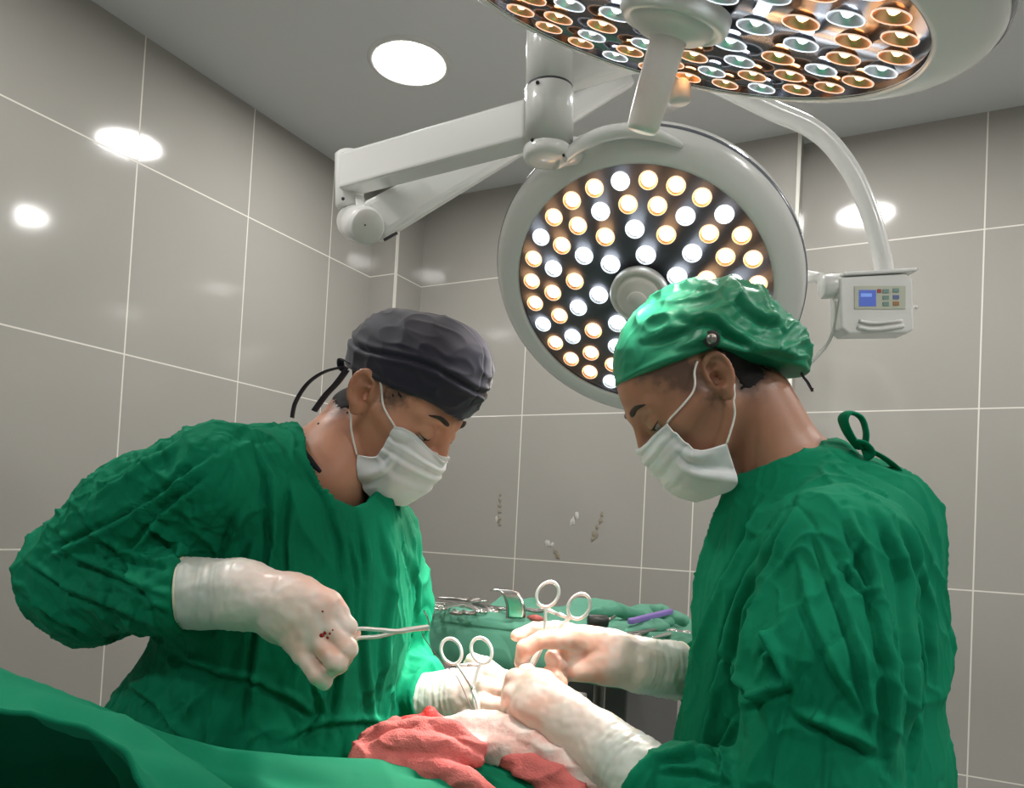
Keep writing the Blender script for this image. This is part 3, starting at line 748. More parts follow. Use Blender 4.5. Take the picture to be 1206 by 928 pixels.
HAND4 = dict(k=.003,                    # right hand of the right surgeon, palm to us, holding the clamp
    palm=[(V(800, 790, 1.075), V(752, 783, 1.055), .0375, .033), (V(752, 783, 1.055), V(715, 772, 1.04), .033, .030),
          (V(718, 772, 1.04), V(682, 764, 1.03), .030, .022), (V(718, 782, 1.04), V(678, 785, 1.03), .028, .017),
          (V(722, 764, 1.045), V(688, 752, 1.04), .024, .018), (V(705, 782, 1.025), V(682, 788, 1.015), .020, .0155)],
    fingers=[([V(690, 750, 1.05), V(655, 741, 1.055), V(630, 742, 1.05), V(609, 749, 1.04)], [.0165, .0115, .0108, .0092]),     # index
             ([V(700, 760, 1.03), V(668, 752, 1.005), V(636, 754, .995), V(618, 764, .993), V(614, 780, .995)], [.0200, .0140, .0118, .0112, .0092]),   # thumb
             ([V(684, 764, 1.04), V(662, 768, 1.03), V(650, 775, 1.018), V(659, 783, 1.008)], [.0150, .0112, .0102, .0090]),
             ([V(682, 776, 1.035), V(656, 784, 1.022), V(646, 794, 1.010), V(656, 797, 1.0)], [.0140, .0108, .0098, .0085]),
             ([V(682, 788, 1.03), V(660, 797, 1.018), V(652, 807, 1.006), V(662, 804, .998)], [.0130, .0100, .0090, .0080])])

def foot_pts(px_x, y, side=1):
    w = to_world(np.array([px_x, y, -1.3])); w[2] = .06
    return from_world(w)
def leg(P, hip, foot, fd, d):
    knee = (hip+foot)/2+np.array([fd*.02, -.01, .02])
    e = chain(P, [hip, knee, foot], [.085, .058, .042], .03)
    e = smin(e, cone(P, foot-np.array([fd*.03, 0, .015]), foot+np.array([fd*.15, 0, -.030]), .036, .026), .02)
    return smin(d, e, .05)

def tor(P, c, ax, R, r):
    q = P-c; h = q@ax; return np.hypot(np.sqrt(np.maximum((q*q).sum(1)-h*h, 0))-R, h*.55)-r
CLc = V(387, 546, 1.045); CRc = V(930, 565, .985)
def gownL(P):
    d = cone(P, V(262, 566, .95), V(345, 556, 1.01), .066, .055)
    d = smin(d, cone(P, V(262, 568, .93), V(175, 618, .955), .070, .080), .03)
    d = smin(d, cone(P, V(175, 620, .955), V(92, 674, .995), .080, .070), .03)
    d = smin(d, sph(P, V(112, 702, .975), .062), .03)
    fo = cone(P, V(95, 682, .99), V(222, 698, .866), .066, .0455)
    fo = smax(fo, (P-V(213, 698, .866))@nrm(np.array([.96, .20, .02])), .006)
    d = smin(d, fo, .018)
    d = smin(d, cone(P, V(330, 590, 1.0), V(425, 640, 1.11), .080, .070), .05)
    d = smin(d, cone(P, V(395, 590, 1.04), V(432, 612, 1.08), .030, .026), .03)
    t = ell(P, V(345, 680, 1.05), (.155, .135, .20))
    t = smin(t, cone(P, V(338, 760, 1.05), V(298, 890, 1.06), .155, .184), .05)
    t = smin(t, cone(P, V(298, 890, 1.06), np.array([-.35, 1.08, -.98]), .184, .20), .05)
    d = smin(d, t, .04)
    fa = chain(P, [V(446, 640, 1.14), V(468, 712, 1.17), V(468, 775, 1.18)], [.062, .048, .052], .03)
    fb = cone(P, V(470, 790, 1.17), V(508, 822, 1.085), .052, .046)
    fb = smin(fb, cone(P, V(500, 822, 1.088), V(514, 825, 1.075), .046, .045), .01); fb = smax(fb, (P-V(504.5, 826, 1.075))@nrm(V(540, 824, 1.055)-V(503, 826, 1.075)), .005)
    d = smin(d, fa, .03); d = smin(d, fb, .02)
    # neck opening
    d = smax(d, -cone(P, LN0, V(384, 566, 1.010), .058, .066), .006)
    bot = -.98-P[:, 2]
    return smax(d, bot, .01)
def gownR(P):
    d = cone(P, V(965, 602, .97), V(1010, 630, .96), .074, .092)
    d = smin(d, cone(P, V(985, 655, .845), V(950, 640, 1.10), .075, .070), .06)
    t = cone(P, V(962, 645, .97), V(964, 740, .96), .108, .130)
    t = smin(t, cone(P, V(964, 740, .96), V(948, 900, .96), .130, .150), .05)
    t = smin(t, cone(P, V(948, 900, .96), np.array([.35, .97, -.98]), .150, .18), .05)
    t = smin(t, ell(P, V(905, 690, 1.02), (.085, .09, .14)), .04)
    d = smin(d, t, .05)
    d = smin(d, cone(P, V(884, 598, 1.0), V(935, 615, .99), .026, .05), .03)
    # near arm: upper sleeve hanging, forearm coming forward to the left
    ua = chain(P, [V(988, 655, .835), V(975, 780, .79), V(955, 960, .775)], [.074, .078, .082], .03)
    d = smin(d, ua, .022)
    fo = cone(P, V(945, 985, .775), V(768, 918, .858), .075, .047)
    fo = smin(fo, cone(P, V(800, 935, .84), V(762, 922, .853), .050, .048), .01); fo = smax(fo, (P-V(763, 922.5, .8525))@nrm(V(703, 876, .905)-V(768, 926, .848)), .005)
    d = smin(d, fo, .02)
    fa = chain(P, [V(915, 640, 1.12), V(885, 790, 1.14)], [.062, .055], .03)
    fa = smin(fa, cone(P, V(885, 800, 1.14), V(818, 793, 1.09), .052, .047), .02)
    fa = smax(fa, (P-V(816, 793, 1.09))@nrm(V(818, 793, 1.09)-V(885, 800, 1.14)), .006)
    d = smin(d, fa, .02)
    ax = (RN1-RN0)/np.linalg.norm(RN1-RN0); d = smin(d, tor(P, CRc, ax, .063, .010), .025)
    d = smax(d, -cone(P, RN0, CRc+ax*.01, .056, .058), .006)
    return smax(d, -.98-P[:, 2], .01)
# left body
LN0, LN1 = V(422, 496, 1.075), V(380, 566, 1.035)
L_SH_N, L_SH_F = V(268, 572, .94), V(446, 640, 1.17)
L_EL_N, L_EL_F = V(88, 682, .99), V(468, 778, 1.20)
L_HIP = V(315, 930, 1.07)
LF1 = foot_pts(-.42, 1.00); LF2 = foot_pts(-.30, 1.20)
def bodyL(P):
    d = head_sdf(to_head(P, OL, RL, SL))
    d = smin(d, cone(P, LN0, LN1, .047, .057), .018)
    t = cone(P, V(320, 575, 1.0), V(408, 615, 1.10), .060, .060)
    t = smin(t, cone(P, V(372, 575, 1.03), V(400, 612, 1.05), .062, .05), .04)
    t = smin(t, ell(P, V(345, 665, 1.05), (.105, .14, .17)), .05)
    t = smin(t, cone(P, V(335, 700, 1.05), L_HIP, .12, .135), .05)
    t = smin(t, chain(P, [L_SH_N, L_EL_N, V(290, 700, .825)], [.052, .042, .028], .02), .03)
    t = smin(t, chain(P, [L_SH_F, L_EL_F, V(512, 825, 1.07)], [.052, .042, .028], .02), .03)
    t = smax(t, gownL(P)+.013, .01)
    t = leg(P, L_HIP+np.array([-.03, -.08, 0]), LF1, 1, t); t = leg(P, L_HIP+np.array([.03, .08, 0]), LF2, 1, t)
    d = smin(d, t, .04)
    d = np.minimum(d, hand_sdf(P, HAND1, -.003))
    return np.minimum(d, hand_sdf(P, HAND2, -.003))
RN0, RN1 = V(886, 478, .995), V(935, 575, .985)
R_SH_N, R_SH_F = V(985, 655, .82), V(925, 635, 1.14)
R_EL_N, R_EL_F = V(940, 985, .775), V(880, 810, 1.13)
R_HIP = V(955, 960, .97)
RF1 = foot_pts(.42, .88); RF2 = foot_pts(.34, 1.08)
def bodyR(P):
    d = head_sdf(to_head(P, ORr, RR, SR))
    d = smin(d, cone(P, RN0, RN1, .053, .058), .028)
    t = cone(P, V(980, 625, .90), V(945, 612, 1.06), .060, .060)
    t = smin(t, ell(P, V(970, 700, .97), (.105, .14, .18)), .05)
    t = smin(t, cone(P, V(965, 740, .97), R_HIP, .12, .135), .05)
    t = smin(t, chain(P, [R_SH_N, R_EL_N, V(705, 878, .90)], [.052, .042, .028], .02), .03)
    t = smin(t, chain(P, [R_SH_F, R_EL_F, V(750, 783, 1.055)], [.052, .042, .028], .02), .03)
    t = smax(t, gownR(P)+.013, .01)
    t = leg(P, R_HIP+np.array([.03, -.08, 0]), RF1, -1, t); t = leg(P, R_HIP+np.array([-.02, .08, 0]), RF2, -1, t)
    d = smin(d, t, .04)
    d = np.minimum(d, hand_sdf(P, HAND3, -.003))
    return np.minimum(d, hand_sdf(P, HAND4, -.003))

def sstep(a, b, x): t = np.clip((x-a)/(b-a), 0, 1); return t*t*(3-2*t)
def stub(o, Rm, kind):
    def f(v):
        q = to_head(v, o, Rm, SL if kind == 'L' else SR); x, y, z = q[:, 0], np.abs(q[:, 1]), q[:, 2]
        n = noise(q*90)*.010+noise(q*260)*.006
        ear = np.exp(-(((x+.012)/.021)**2+((z-.002)/.036)**2)**2)*(y > .066)
        if kind == 'L':
            m = sstep(-.016, -.038, x+n)*sstep(-.070, -.034, z+n+.10*(x+.06))          # nape
            s = sstep(.012, .026, x+n)*sstep(.060, .040, x+n+.4*(.03-z))*sstep(-.008, .018, z+n)*.8   # temple
        else:
            m = sstep(-.014, -.040, x+n)*sstep(-.066, -.022, z+n+.15*(x+.06))
            s = .74*sstep(.000, .012, x+n)*sstep(.062, .034, x+n+.6*(.03-z))*sstep(-.022, .012, z+n+.3*(x-.02))
            s = np.maximum(s, .7*sstep(.0, .008, x+n)*sstep(.026, .014, x+n)*sstep(-.040, -.010, z+n))
        side = sstep(.02, .045, y)
        return np.clip(np.maximum(m, s*side), 0, 1)*(1-ear)*.93
    return f

def gown_noise(v, n, amp=1.0, drape=(1, 1, .42)):
    q = warp(v, 6, .035); s = np.array(drape)
    d = .0060*ridge(q*s*8+5, 7)-.0012+.0040*ridge(warp(v, 13, .02)*s*17+17, 7)-.0030*ridge(warp(v, 11, .02)*s*15+47, 8)+.0010*ridge(v*s*45+3, 4)+.006*noise(q*s*3.4)
    return d*amp

def hitd(sdf, px, py, a=.6, b=1.3):
    ds = np.arange(a, b, .001); s = sdf(np.array([V(px, py, d) for d in ds])); i = np.argmax(s < 0); return ds[i]
print('people')
# ======== left surgeon
pL = empty('person', to_world(LF1)*[1, 1, 0], 'surgeon in a dark navy cap and green gown gripping a needle holder', 'person')
hx = axis((-.66, -.36, .006), (-.36, .02, .0023)); hz = axis((-1.42, -.36, .012), (-.36, -.02, .0045), (-.02, .30, .0021)); hy = axis((.72, .90, .0045), (.90, 1.10, .0026), (1.10, 1.36, .006))
skin_mesh('body', bodyL, hx, hy, hz, M['skinL'], pL, attrs={'stubble': stub(OL, RL, 'L')})
face_parts(pL, OL, RL, SL, M['skinL'], M['brow'])
for px, py in ((409, 486), (375, 499)):
    p = V(px, py, 1)  # moles on the neck
    for d_ in np.arange(.85, 1.1, .002):
        if bodyL(np.array([V(px, py, d_)]))[0] < 0: break
    lathe(MB(), V(px, py, d_-.0005), -V(px, py, d_)/np.linalg.norm(V(px, py, d_)), [(0, .0012), (.0010, .001), (.0016, 0)], 10).build('mole', M['mole'], pL, world=False)

def hair(par, bsdf, o, Rm, kind, lo, hi):
    st = stub(o, Rm, kind)
    def f(P):
        d = head_sdf(to_head(P, o, Rm, SL if kind == 'L' else SR)); d = smin(d, cone(P, (LN0 if kind == 'L' else RN0), (LN1 if kind == 'L' else RN1), .047 if kind == 'L' else .053, .057), .018 if kind == 'L' else .028)
        s = st(P); return np.maximum(d-(.0030*s-.0014), (.74-s)*.02)
    return skin_mesh('hair', f, *[np.arange(a, b, .0026) for a, b in zip(lo, hi)], M['hair'], par, 0)
hair(pL, bodyL, OL, RL, 'L', OL-.13, OL+.13)

# cap
def capL(P):
    q = to_head(P, OL, RL, SL)
    d = ell(q, (-.006, 0, .052), (.099, .081, .084))
    d = smin(d, ell(q, (.038, 0, .084), (.069, .064, .071)), .03)
    d = smin(d, ell(q, (-.052, 0, .045), (.046, .052, .050)), .03)
    cut = (.028+.27*q[:, 0]-6*np.clip(q[:, 0]-.06, 0, 1)**2)-q[:, 2]
    return smax(d, cut, .004)
def capL_disp(v, n):
    q = to_head(v, OL, RL, SL)
    d = .0022*ridge(warp(q, 12, .02)*np.array([9, 16, 26]), 3)+.0016*ridge(q*np.array([20, 30, 45])+9, 2)
    band = np.abs(q[:, 2]-(.068+.24*q[:, 0]+.008*np.sin(q[:, 0]*30)))      # seam between the crown and the tied band
    d += -.0030*np.exp(-(band/.0028)**2)+.0022*np.exp(-((band-.007)/.005)**2)
    s2 = np.abs(q[:, 1])  # centre seam
    d += -.0018*np.exp(-((s2-.012)/.0016)**2)*(q[:, 2] > .07)
    hem = q[:, 2]-(.028+.27*q[:, 0]-6*np.clip(q[:, 0]-.06, 0, 1)**2)
    return d+.0014*np.exp(-((hem-.004)/.003)**2)
cx = [np.arange(a, b, .0022) for a, b in zip(OL-np.array([.13, .12, .09]), OL+np.array([.16, .12, .18]))]
cap = skin_mesh('surgical_cap', capL, *cx, M['capnavy'], pL, 1, disp=capL_disp)
kn_ = V(404, 428, .97)
tie = lambda pts, r=.0032: tube(MB(), catmull([V(*p) for p in pts], 8), r, 8, flat=(1.5, .35))
tie([(412, 428, .955), (402, 423, .96), (402, 432, .97), (408, 436, .965)]).build('tie_bow', M['capnavy'], cap, world=False)
tie([(405, 432, .965), (382, 438, .975), (362, 452, .985), (348, 474, .99), (344, 492, .99)]).build('tie_tail', M['capnavy'], cap, world=False)
tie([(408, 436, .965), (396, 452, .975), (383, 466, .985), (370, 484, .99)], .004).build('tie_tail', M['capnavy'], cap, world=False)

# mask
ROWS = {1: [
        [(.057, .063, -.008), (.080, .050, -.002), (.099, .024, -.012), (.110, 0, -.014)],
        [(.058, .066, -.026), (.086, .053, -.024), (.108, .028, -.027), (.121, 0, -.029)],
        [(.060, .067, -.046), (.088, .055, -.046), (.109, .030, -.046), (.123, 0, -.047)],
        [(.056, .067, -.062), (.082, .054, -.078), (.104, .032, -.080), (.118, 0, -.078)],
        [(.031, .066, -.076), (.060, .055, -.112), (.082, .034, -.118), (.102, 0, -.112)]],
    -1: [
        [(.076, .057, -.006), (.095, .040, -.008), (.106, .018, -.012), (.116, 0, -.013)],
        [(.076, .060, -.022), (.098, .045, -.026), (.112, .022, -.032), (.123, 0, -.034)],
        [(.074, .063, -.044), (.098, .048, -.050), (.112, .026, -.056), (.121, 0, -.062)],
        [(.066, .066, -.060), (.090, .052, -.082), (.108, .030, -.090), (.118, 0, -.092)],
        [(.034, .067, -.074), (.052, .056, -.124), (.078, .034, -.124), (.100, 0, -.120)]]}
def pushout(G, o, Rm, sc, m):
    sh = G.shape; v = G.reshape(-1, 3).copy()
    for _ in range(6):
        q = to_head(v, o, Rm, sc); d = head_sdf(q); e = 1e-3
        g = np.stack([head_sdf(q+e*np.eye(3)[i])-d for i in range(3)], 1)/e; g /= np.linalg.norm(g, axis=1)[:, None]+1e-9
        v = v+(np.clip(m-d, 0, None)[:, None]*g*sc)@Rm.T
    return v.reshape(sh)
def build_mask(par, o, Rm, S, sc=1.0):
    """rows from the nose edge to the chin edge, columns from the near side edge over the middle to the far side edge"""
    rows = ROWS[S]
    G = []
    for r in rows:
        near_ = [hp(o, Rm, (x, -S*y, z), sc) for x, y, z in r]; far_ = [hp(o, Rm, (x, S*y, z), sc) for x, y, z in r[:-1]][::-1]
        G.append(near_+far_)
    g = pushout(sheet(G, 12, 14), o, Rm, sc, .0030)
    def disp(G_):
        a, b, _ = G_.shape; vv, uu = np.meshgrid(np.linspace(0, 1, a), np.linspace(0, 1, b), indexing='ij')
        su = np.minimum(uu, 1-uu)*2
        d = 0*uu
        for c in (.30, .50, .68):       # horizontal pleats, pinched at the sides
            w = .035; dd = vv-c-.10*(1-su)*(c-.5)
            d += -.0016*np.exp(-(dd/w)**2)*1.0+.0016*np.exp(-((dd+.06)/.05)**2)
        pk = np.exp(-((su-.14)/.10)**2)   # vertical pinch folds by the ear loops
        d += .0045*pk*np.sin((uu*34+vv*9))*np.clip(vv*1.6, 0, 1)*.8
        d += .0035*np.exp(-((su-.30)/.05)**2)*np.clip((vv-.35)*3, 0, 1)-.0050*np.exp(-((su-.22)/.04)**2)*np.clip((vv-.3)*3, 0, 1)
        P = G_.reshape(-1, 3); d += (noise(P*70)*.0010+noise(P*30+4)*.0016).reshape(a, b)
        d += .0010*np.exp(-((vv-.06)/.02)**2)
        return d
    mk = sheet_obj('face_mask', g, M['mask'], par, .0018, disp)
    # stitched nose-wire hem
    tube(MB(), g[4][2:-2], .0009, 6).build('nose_wire_hem', M['mask'], mk, world=False)
    for s in (-1, 1):
        E_ = [hp(o, Rm, p, sc) for p in [(rows[0][0][0], s*rows[0][0][1], rows[0][0][2]), (.030, s*.0735, .006), (.012, s*.0765, .026), (.001, s*.0765, .034)]]
        E2 = [hp(o, Rm, p, sc) for p in [(rows[4][0][0], s*rows[4][0][1], rows[4][0][2]), (.006, s*.0720, -.052), (-.006, s*.0770, -.032), (-.017, s*.0765, -.020), (-.024, s*.072, -.008)]]
        E_ = pushout(catmull(E_, 8), o, Rm, sc, .0016); E2 = pushout(catmull(E2, 8), o, Rm, sc, .0016)
        tube(MB(), E_, .0014, 8).build('ear_loop', M['loop'], mk, world=False)
        tube(MB(), E2, .0014, 8).build('ear_loop', M['loop'], mk, world=False)
    return mk
build_mask(pL, OL, RL, 1, SL)

# gown
CUFF1a, CUFF1b = V(150, 690, .92), V(228, 697, .862)
FL = [
    ([(300, 505), (318, 560), (322, 640), (305, 760), (292, 890)], .007, .006),
    ([(352, 530), (385, 580), (405, 640), (410, 720), (402, 800), (385, 880)], .006, .006),
    ([(425, 600), (432, 660), (428, 740), (432, 810), (440, 870)], .006, .006),
    ([(448, 610), (458, 680), (452, 760), (446, 820)], .006, .005),
    ([(410, 620), (424, 690), (420, 760)], .005, .005),
    ([(345, 560), (340, 640), (345, 700)], .005, .006),
    ([(250, 540), (200, 580), (150, 612), (95, 640), (55, 660)], .007, .006),
    ([(240, 570), (190, 610), (160, 650), (120, 672)], .007, .006),
    ([(215, 520), (160, 560), (110, 590)], .006, .006),
    ([(175, 610), (205, 640), (222, 660)], .008, .006),
    ([(70, 620), (95, 655), (150, 680), (200, 700)], .007, .006),
    ([(35, 660), (80, 690), (140, 712), (195, 735)], .006, .006),
    ([(30, 700), (75, 728), (130, 745)], .006, .006),
    ([(110, 625), (150, 655), (200, 665)], .006, .005),
    ([(140, 640), (165, 690), (205, 720)], .006, .005),
    ([(285, 600), (265, 660), (240, 690)], .006, .006),
    ([(300, 640), (282, 690), (272, 720)], .006, .006),
    ([(150, 800), (190, 830), (230, 880)], .008, .008),
    ([(215, 770), (260, 790), (320, 800)], .007, .007),
    ([(300, 800), (345, 820), (372, 842)], .006, .006),
    ([(372, 800), (380, 840), (362, 870)], .006, .006),
    ([(330, 870), (370, 850), (420, 845), (455, 850)], .005, .006),
    ([(478, 640), (490, 690), (494, 730)], .005, .005),
]
gx = axis((-.70, .0, .0029)); gy = axis((.78, 1.06, .0032), (1.06, 1.28, .005)); gz = axis((-1.0, -.40, .010), (-.40, .14, .0029))
def gdL(v, n):
    # finer crumple on the bunched near sleeve, long soft drapes on the trunk
    s = sstep(-.30, -.40, v[:, 0])*sstep(-.22, -.15, v[:, 2])
    q = warp(v, 9, .03)
    cr = .0055*ridge(q@rot2(35)*np.array([9, 14, 22])+2, 6)+.0035*ridge(q*np.array([20, 20, 34])+8, 6)-.0035*ridge(q@rot2(15)*np.array([10, 14, 26])+12, 7)
    return gown_noise(v, n)*(1-.5*s)+cr*s*.72
def rot2(a): a = math.radians(a); return np.array([[math.cos(a), 0, math.sin(a)], [0, 1, 0], [-math.sin(a), 0, math.cos(a)]])
gown = skin_mesh('surgical_gown', gownL, gx, gy, gz, M['gown'], pL, 1, disp=gdL, folds_=FL)
def band(par, pts, r, m, name='collar_band', flat=(.45, 1.3), closed=True):
    tube(MB(), pts, r, 10, closed=closed, flat=flat).build(name, m, par, world=False)
def ring_pts(c, ax, r, n=40, up=(0, 0, 1), ex=1.0):
    x, y, z, _ = frame(c, c+ax, up); return np.array([c+r*(math.cos(a)*x+ex*math.sin(a)*y) for a in np.linspace(0, 2*math.pi, n, endpoint=False)])
ax_ = LN1-LN0; ax_ /= np.linalg.norm(ax_)
us_ = catmull([V(x, y, hitd(bodyL, x, y)) for x, y in ((350, 516), (356, 531), (366, 544), (378, 556))], 6)
tube(MB(), us_, [.002, .0055, .005, .002], 8).build('undershirt', M['navy'], pL, world=False)

def build_glove(name, par, h, cuff, rim_r, hh=.0022, pink=1.0):
    lo, hi = bbox(h, .05)
    def f(P):
        return smax(hand_sdf(P, h, 0, True), (P-cuff[0])@(-cuff[1]), .003)
    def dsp(v, n):
        t = (v-cuff[0])@cuff[1]
        w = np.clip(1-np.abs(t-.035)/.055, 0, 1)
        q = v@np.stack([cuff[1], np.cross(cuff[1], [0, 0, 1.]), np.array([0, 0, 1.])], 1)
        return .0014*w*ridge(q*np.array([120, 12, 12]), 2)+.0007*noise(v*110)+.0012*noise(v*45+3)
    g = skin_mesh(name, f, *[np.arange(a, b, hh) for a, b in zip(lo, hi)], M['glove'], par, 1, disp=dsp, attrs={'cuff': lambda v: .75*(1-sstep(.03, .085, (v-cuff[0])@cuff[1]+.02*noise(v*30))), 'stretch': lambda v: np.clip(sstep(.07, .16, (v-cuff[0])@cuff[1])*pink*(.50+.6*noise(v*28)+.25*noise(v*90)), 0, .95)})
    fa_ = nrm(h['palm'][0][1]-h['palm'][0][0]); rp = ring_pts(cuff[0], fa_, rim_r+.0008); rp = rp+fa_*(((cuff[0]+cuff[1]*.0012-rp)@cuff[1])/(fa_@cuff[1]))[:, None]
    tube(MB(), rp, .0019, 8, closed=True).build('rolled_rim', M['gloverim'], g, world=False)
    return g
c1 = (V(215, 698, .8685), nrm(np.array([.96, .20, .02])))
g1 = build_glove('glove', pL, HAND1, c1, .0382)
for px, py, r in ((383, 745, .0022), (379, 748, .0030), (389, 746, .0018), (386, 751, .0016), (380, 720, .0012), (392, 742, .0012)):
    for d_ in np.arange(.74, .86, .001):
        if hand_sdf(np.array([V(px, py, d_)]), HAND1)[0] < 0: break
    lathe(MB(), V(px, py, d_-.0003), -V(px, py, d_)/d_, [(0, .0012), (r*.7, .0009), (r, -.0005)], 9).build('blood_spot', M['blood'], g1, world=False)
c2 = (V(502, 826, 1.076), nrm(V(540, 824, 1.055)-V(503, 826, 1.075)))
build_glove('glove', pL, HAND2, c2, .0365)
for f_ in (LF1, LF2):
    mb = MB(); s0 = f_+np.array([-.05, 0, -.02]); s1 = f_+np.array([.16, 0, -.032])
    tube(mb, catmull([s0, (s0+s1)/2+[0, 0, .006], s1], 8), [.034, .046, .048, .042, .03], 20, flat=(1, .78)); mb.build('shoe', M['shoe'], pL, world=False)

print('right')
# ======== right surgeon
pR = empty('person', to_world(RF1)*[1, 1, 0], 'surgeon in a puffy green cap and green gown with tied neck strings, facing left', 'person')
hx = axis((-.02, .22, .0040), (.16, .22, .0026)) if False else axis((-.03, .10, .0050), (.10, .44, .0024), (.44, .60, .006)); hz = axis((-1.42, -.36, .012), (-.36, .0, .0048), (.0, .32, .0021)); hy = axis((.66, .88, .006), (.88, 1.10, .0026), (1.10, 1.34, .006))
skin_mesh('body', bodyR, hx, hy, hz, M['skinR'], pR, attrs={'stubble': stub(ORr, RR, 'R')})
face_parts(pR, ORr, RR, SR, M['skinR'], M['brow'])
hair(pR, bodyR, ORr, RR, 'R', ORr-.13, ORr+.13)
def cutR(x):
    return np.where(x > -.02, .036+.24*(x+.02), .036-.85*(-.02-x)-2.0*np.clip(-.08-x, 0, 1)*0)
def capR(P):
    q = to_head(P, ORr, RR, SR)
    d = ell(q, (-.010, 0, .057), (.099, .086, .083))
    d = smin(d, ell(q, (-.066, 0, .032), (.084, .084, .083)), .03)
    d = smin(d, ell(q, (-.108, 0, -.034), (.043, .057, .044)), .03)
    c = smin(.026+.22*q[:, 0], .050+.95*q[:, 0]+.0, .01) if False else None
    x = q[:, 0]; g = np.minimum(.036+.34*(x+.02), .036+1.1*(x+.025))
    return smax(d, g-q[:, 2], .010)
def capR_disp(v, n):
    q = to_head(v, ORr, RR, SR); w_ = warp(q, 14, .03)
    d = .010*noise(w_*np.array([16, 16, 22])+3)+.0060*ridge(w_*np.array([14, 18, 30])+7, 2.5)-.002+.0022*ridge(q*np.array([30, 30, 60])+1, 2)
    x = q[:, 0]; g = np.minimum(.036+.34*(x+.02), .036+1.1*(x+.025)); hem = q[:, 2]-g
    front = sstep(.0, .05, x)
    d = d*(1-.75*front)*sstep(.0, .02, hem)
    return d+.0022*np.exp(-((hem-.006)/.004)**2)
FCR = [([(800, 408), (830, 398), (870, 408), (915, 420)], .006, .007), ([(800, 370), (845, 378), (890, 405), (935, 415)], .007, .008), ([(855, 340), (880, 360), (925, 385)], .006, .007), ([(760, 400), (800, 385), (850, 372)], .004, .006), ([(770, 345), (800, 335), (850, 335)], .003, .006)]
cx = [np.arange(a, b, .0024) for a, b in zip(ORr-np.array([.14, .13, .09]), ORr+np.array([.18, .13, .18]))]
cap2 = skin_mesh('surgical_cap', capR, *cx, M['capgreen'], pR, 1, disp=capR_disp, folds_=FCR)
dbn = hitd(capR, 838, 397)
bc = V(838, 399, dbn-.008); bn = -nrm(bc)
lathe(MB(), bc, bn, [(0, .0045), (.006, .0045), (.0075, .003), (.009, .0035), (.0100, .0005), (.0095, -.004)], 24).build('cap_button', M['blackplastic'], cap2, world=False)
lathe(MB(), bc, bn, [(0, .0056), (.0058, .0050), (.0062, .004)], 20).build('button_disc', M['steeld'], cap2, world=False)
tie([(936, 425, .975), (945, 442, .975), (951, 450, .975), (957, 461, .975)], .0028).build('cap_tie', M['capnavy'], cap2, world=False)
tie([(938, 428, .975), (947, 444, .972), (953, 455, .972), (958, 458, .97)], .0026).build('cap_tie', M['capnavy'], cap2, world=False)
build_mask(pR, ORr, RR, -1, SR)

FR = [
    ([(905, 585), (880, 640), (850, 700), (815, 790), (785, 880)], .006, .006),
    ([(925, 600), (895, 660), (862, 740), (845, 830), (825, 900)], .008, .007),
    ([(945, 580), (915, 650), (885, 720), (872, 790), (880, 860)], .008, .007),
    ([(965, 630), (985, 690), (1010, 760), (1030, 850)], .006, .006),
    ([(940, 650), (955, 720), (985, 790), (1020, 840)], .005, .006),
    ([(1000, 600), (1030, 680), (1050, 780), (1052, 900)], .008, .008),
    ([(1030, 590), (1070, 680), (1082, 780), (1075, 900)], .007, .007),
    ([(1060, 600), (1095, 700), (1100, 800)], .005, .006),
    ([(905, 740), (920, 780), (930, 808)], .009, .006),
    ([(912, 745), (902, 780)], .006, .005),
    ([(940, 840), (975, 852), (1010, 868), (1035, 885)], .010, .007),
    ([(880, 830), (905, 812), (930, 805)], .007, .006),
    ([(985, 690), (1010, 640), (1000, 600)], .004, .006),
    ([(870, 845), (850, 880), (860, 920)], .006, .006),
    ([(855, 760), (875, 800), (905, 830)], .007, .006),
    ([(990, 660), (1015, 690), (1035, 700)], .005, .005),
    ([(780, 892), (820, 885), (870, 895)], .005, .005),
    ([(775, 905), (820, 905), (860, 920)], .005, .005),
]
gx = axis((.0, .60, .0029)); gy = axis((.66, .98, .0032), (.98, 1.28, .005)); gz = axis((-1.0, -.42, .010), (-.42, .12, .0029))
gown2 = skin_mesh('surgical_gown', gownR, gx, gy, gz, M['gown'], pR, 1, disp=lambda v, n: gown_noise(v@rot2(-14), n), folds_=FR)
ax_ = nrm(RN1-RN0)
tube(MB(), ring_pts(CRc-ax_*.012, ax_, .0625), .0055, 10, closed=True, flat=(.9, 1.5)).build('collar', M['gown'], gown2, world=False)
us_ = catmull([V(x, y, hitd(bodyR, x, y)) for x, y in ((893, 566), (904, 560), (918, 553), (934, 543))], 6)
tube(MB(), us_, [.002, .0055, .0055, .002], 8).build('undershirt', M['navy'], pR, world=False)
rib = lambda pts, r=.0068, fl=(.4, 1.6): tube(MB(), catmull([V(*p) for p in pts], 8), r, 10, flat=fl, upv=(0, 1, 0))
rib([(1012, 528, .93), (1000, 512, .925), (993, 494, .92), (1000, 486, .92), (1014, 492, .92), (1020, 510, .92), (1018, 526, .925)]).build('neck_tie_bow', M['gown'], gown2, world=False)
rib([(1008, 520, .922), (1018, 522, .918), (1024, 530, .92), (1016, 534, .925)], .007).build('neck_tie_knot', M['gown'], gown2, world=False)
rib([(1024, 530, .92), (1042, 540, .92), (1056, 552, .925), (1060, 566, .93)], .005).build('neck_tie_tail', M['gown'], gown2, world=False)
rib([(1116, 768, .93), (1120, 785, .925), (1116, 802, .925)], .005).build('waist_tie', M['gown'], gown2, world=False)
c3 = (V(764, 923, .852), nrm(V(703, 876, .905)-V(768, 926, .848)))
build_glove('glove', pR, HAND3, c3, .0425)
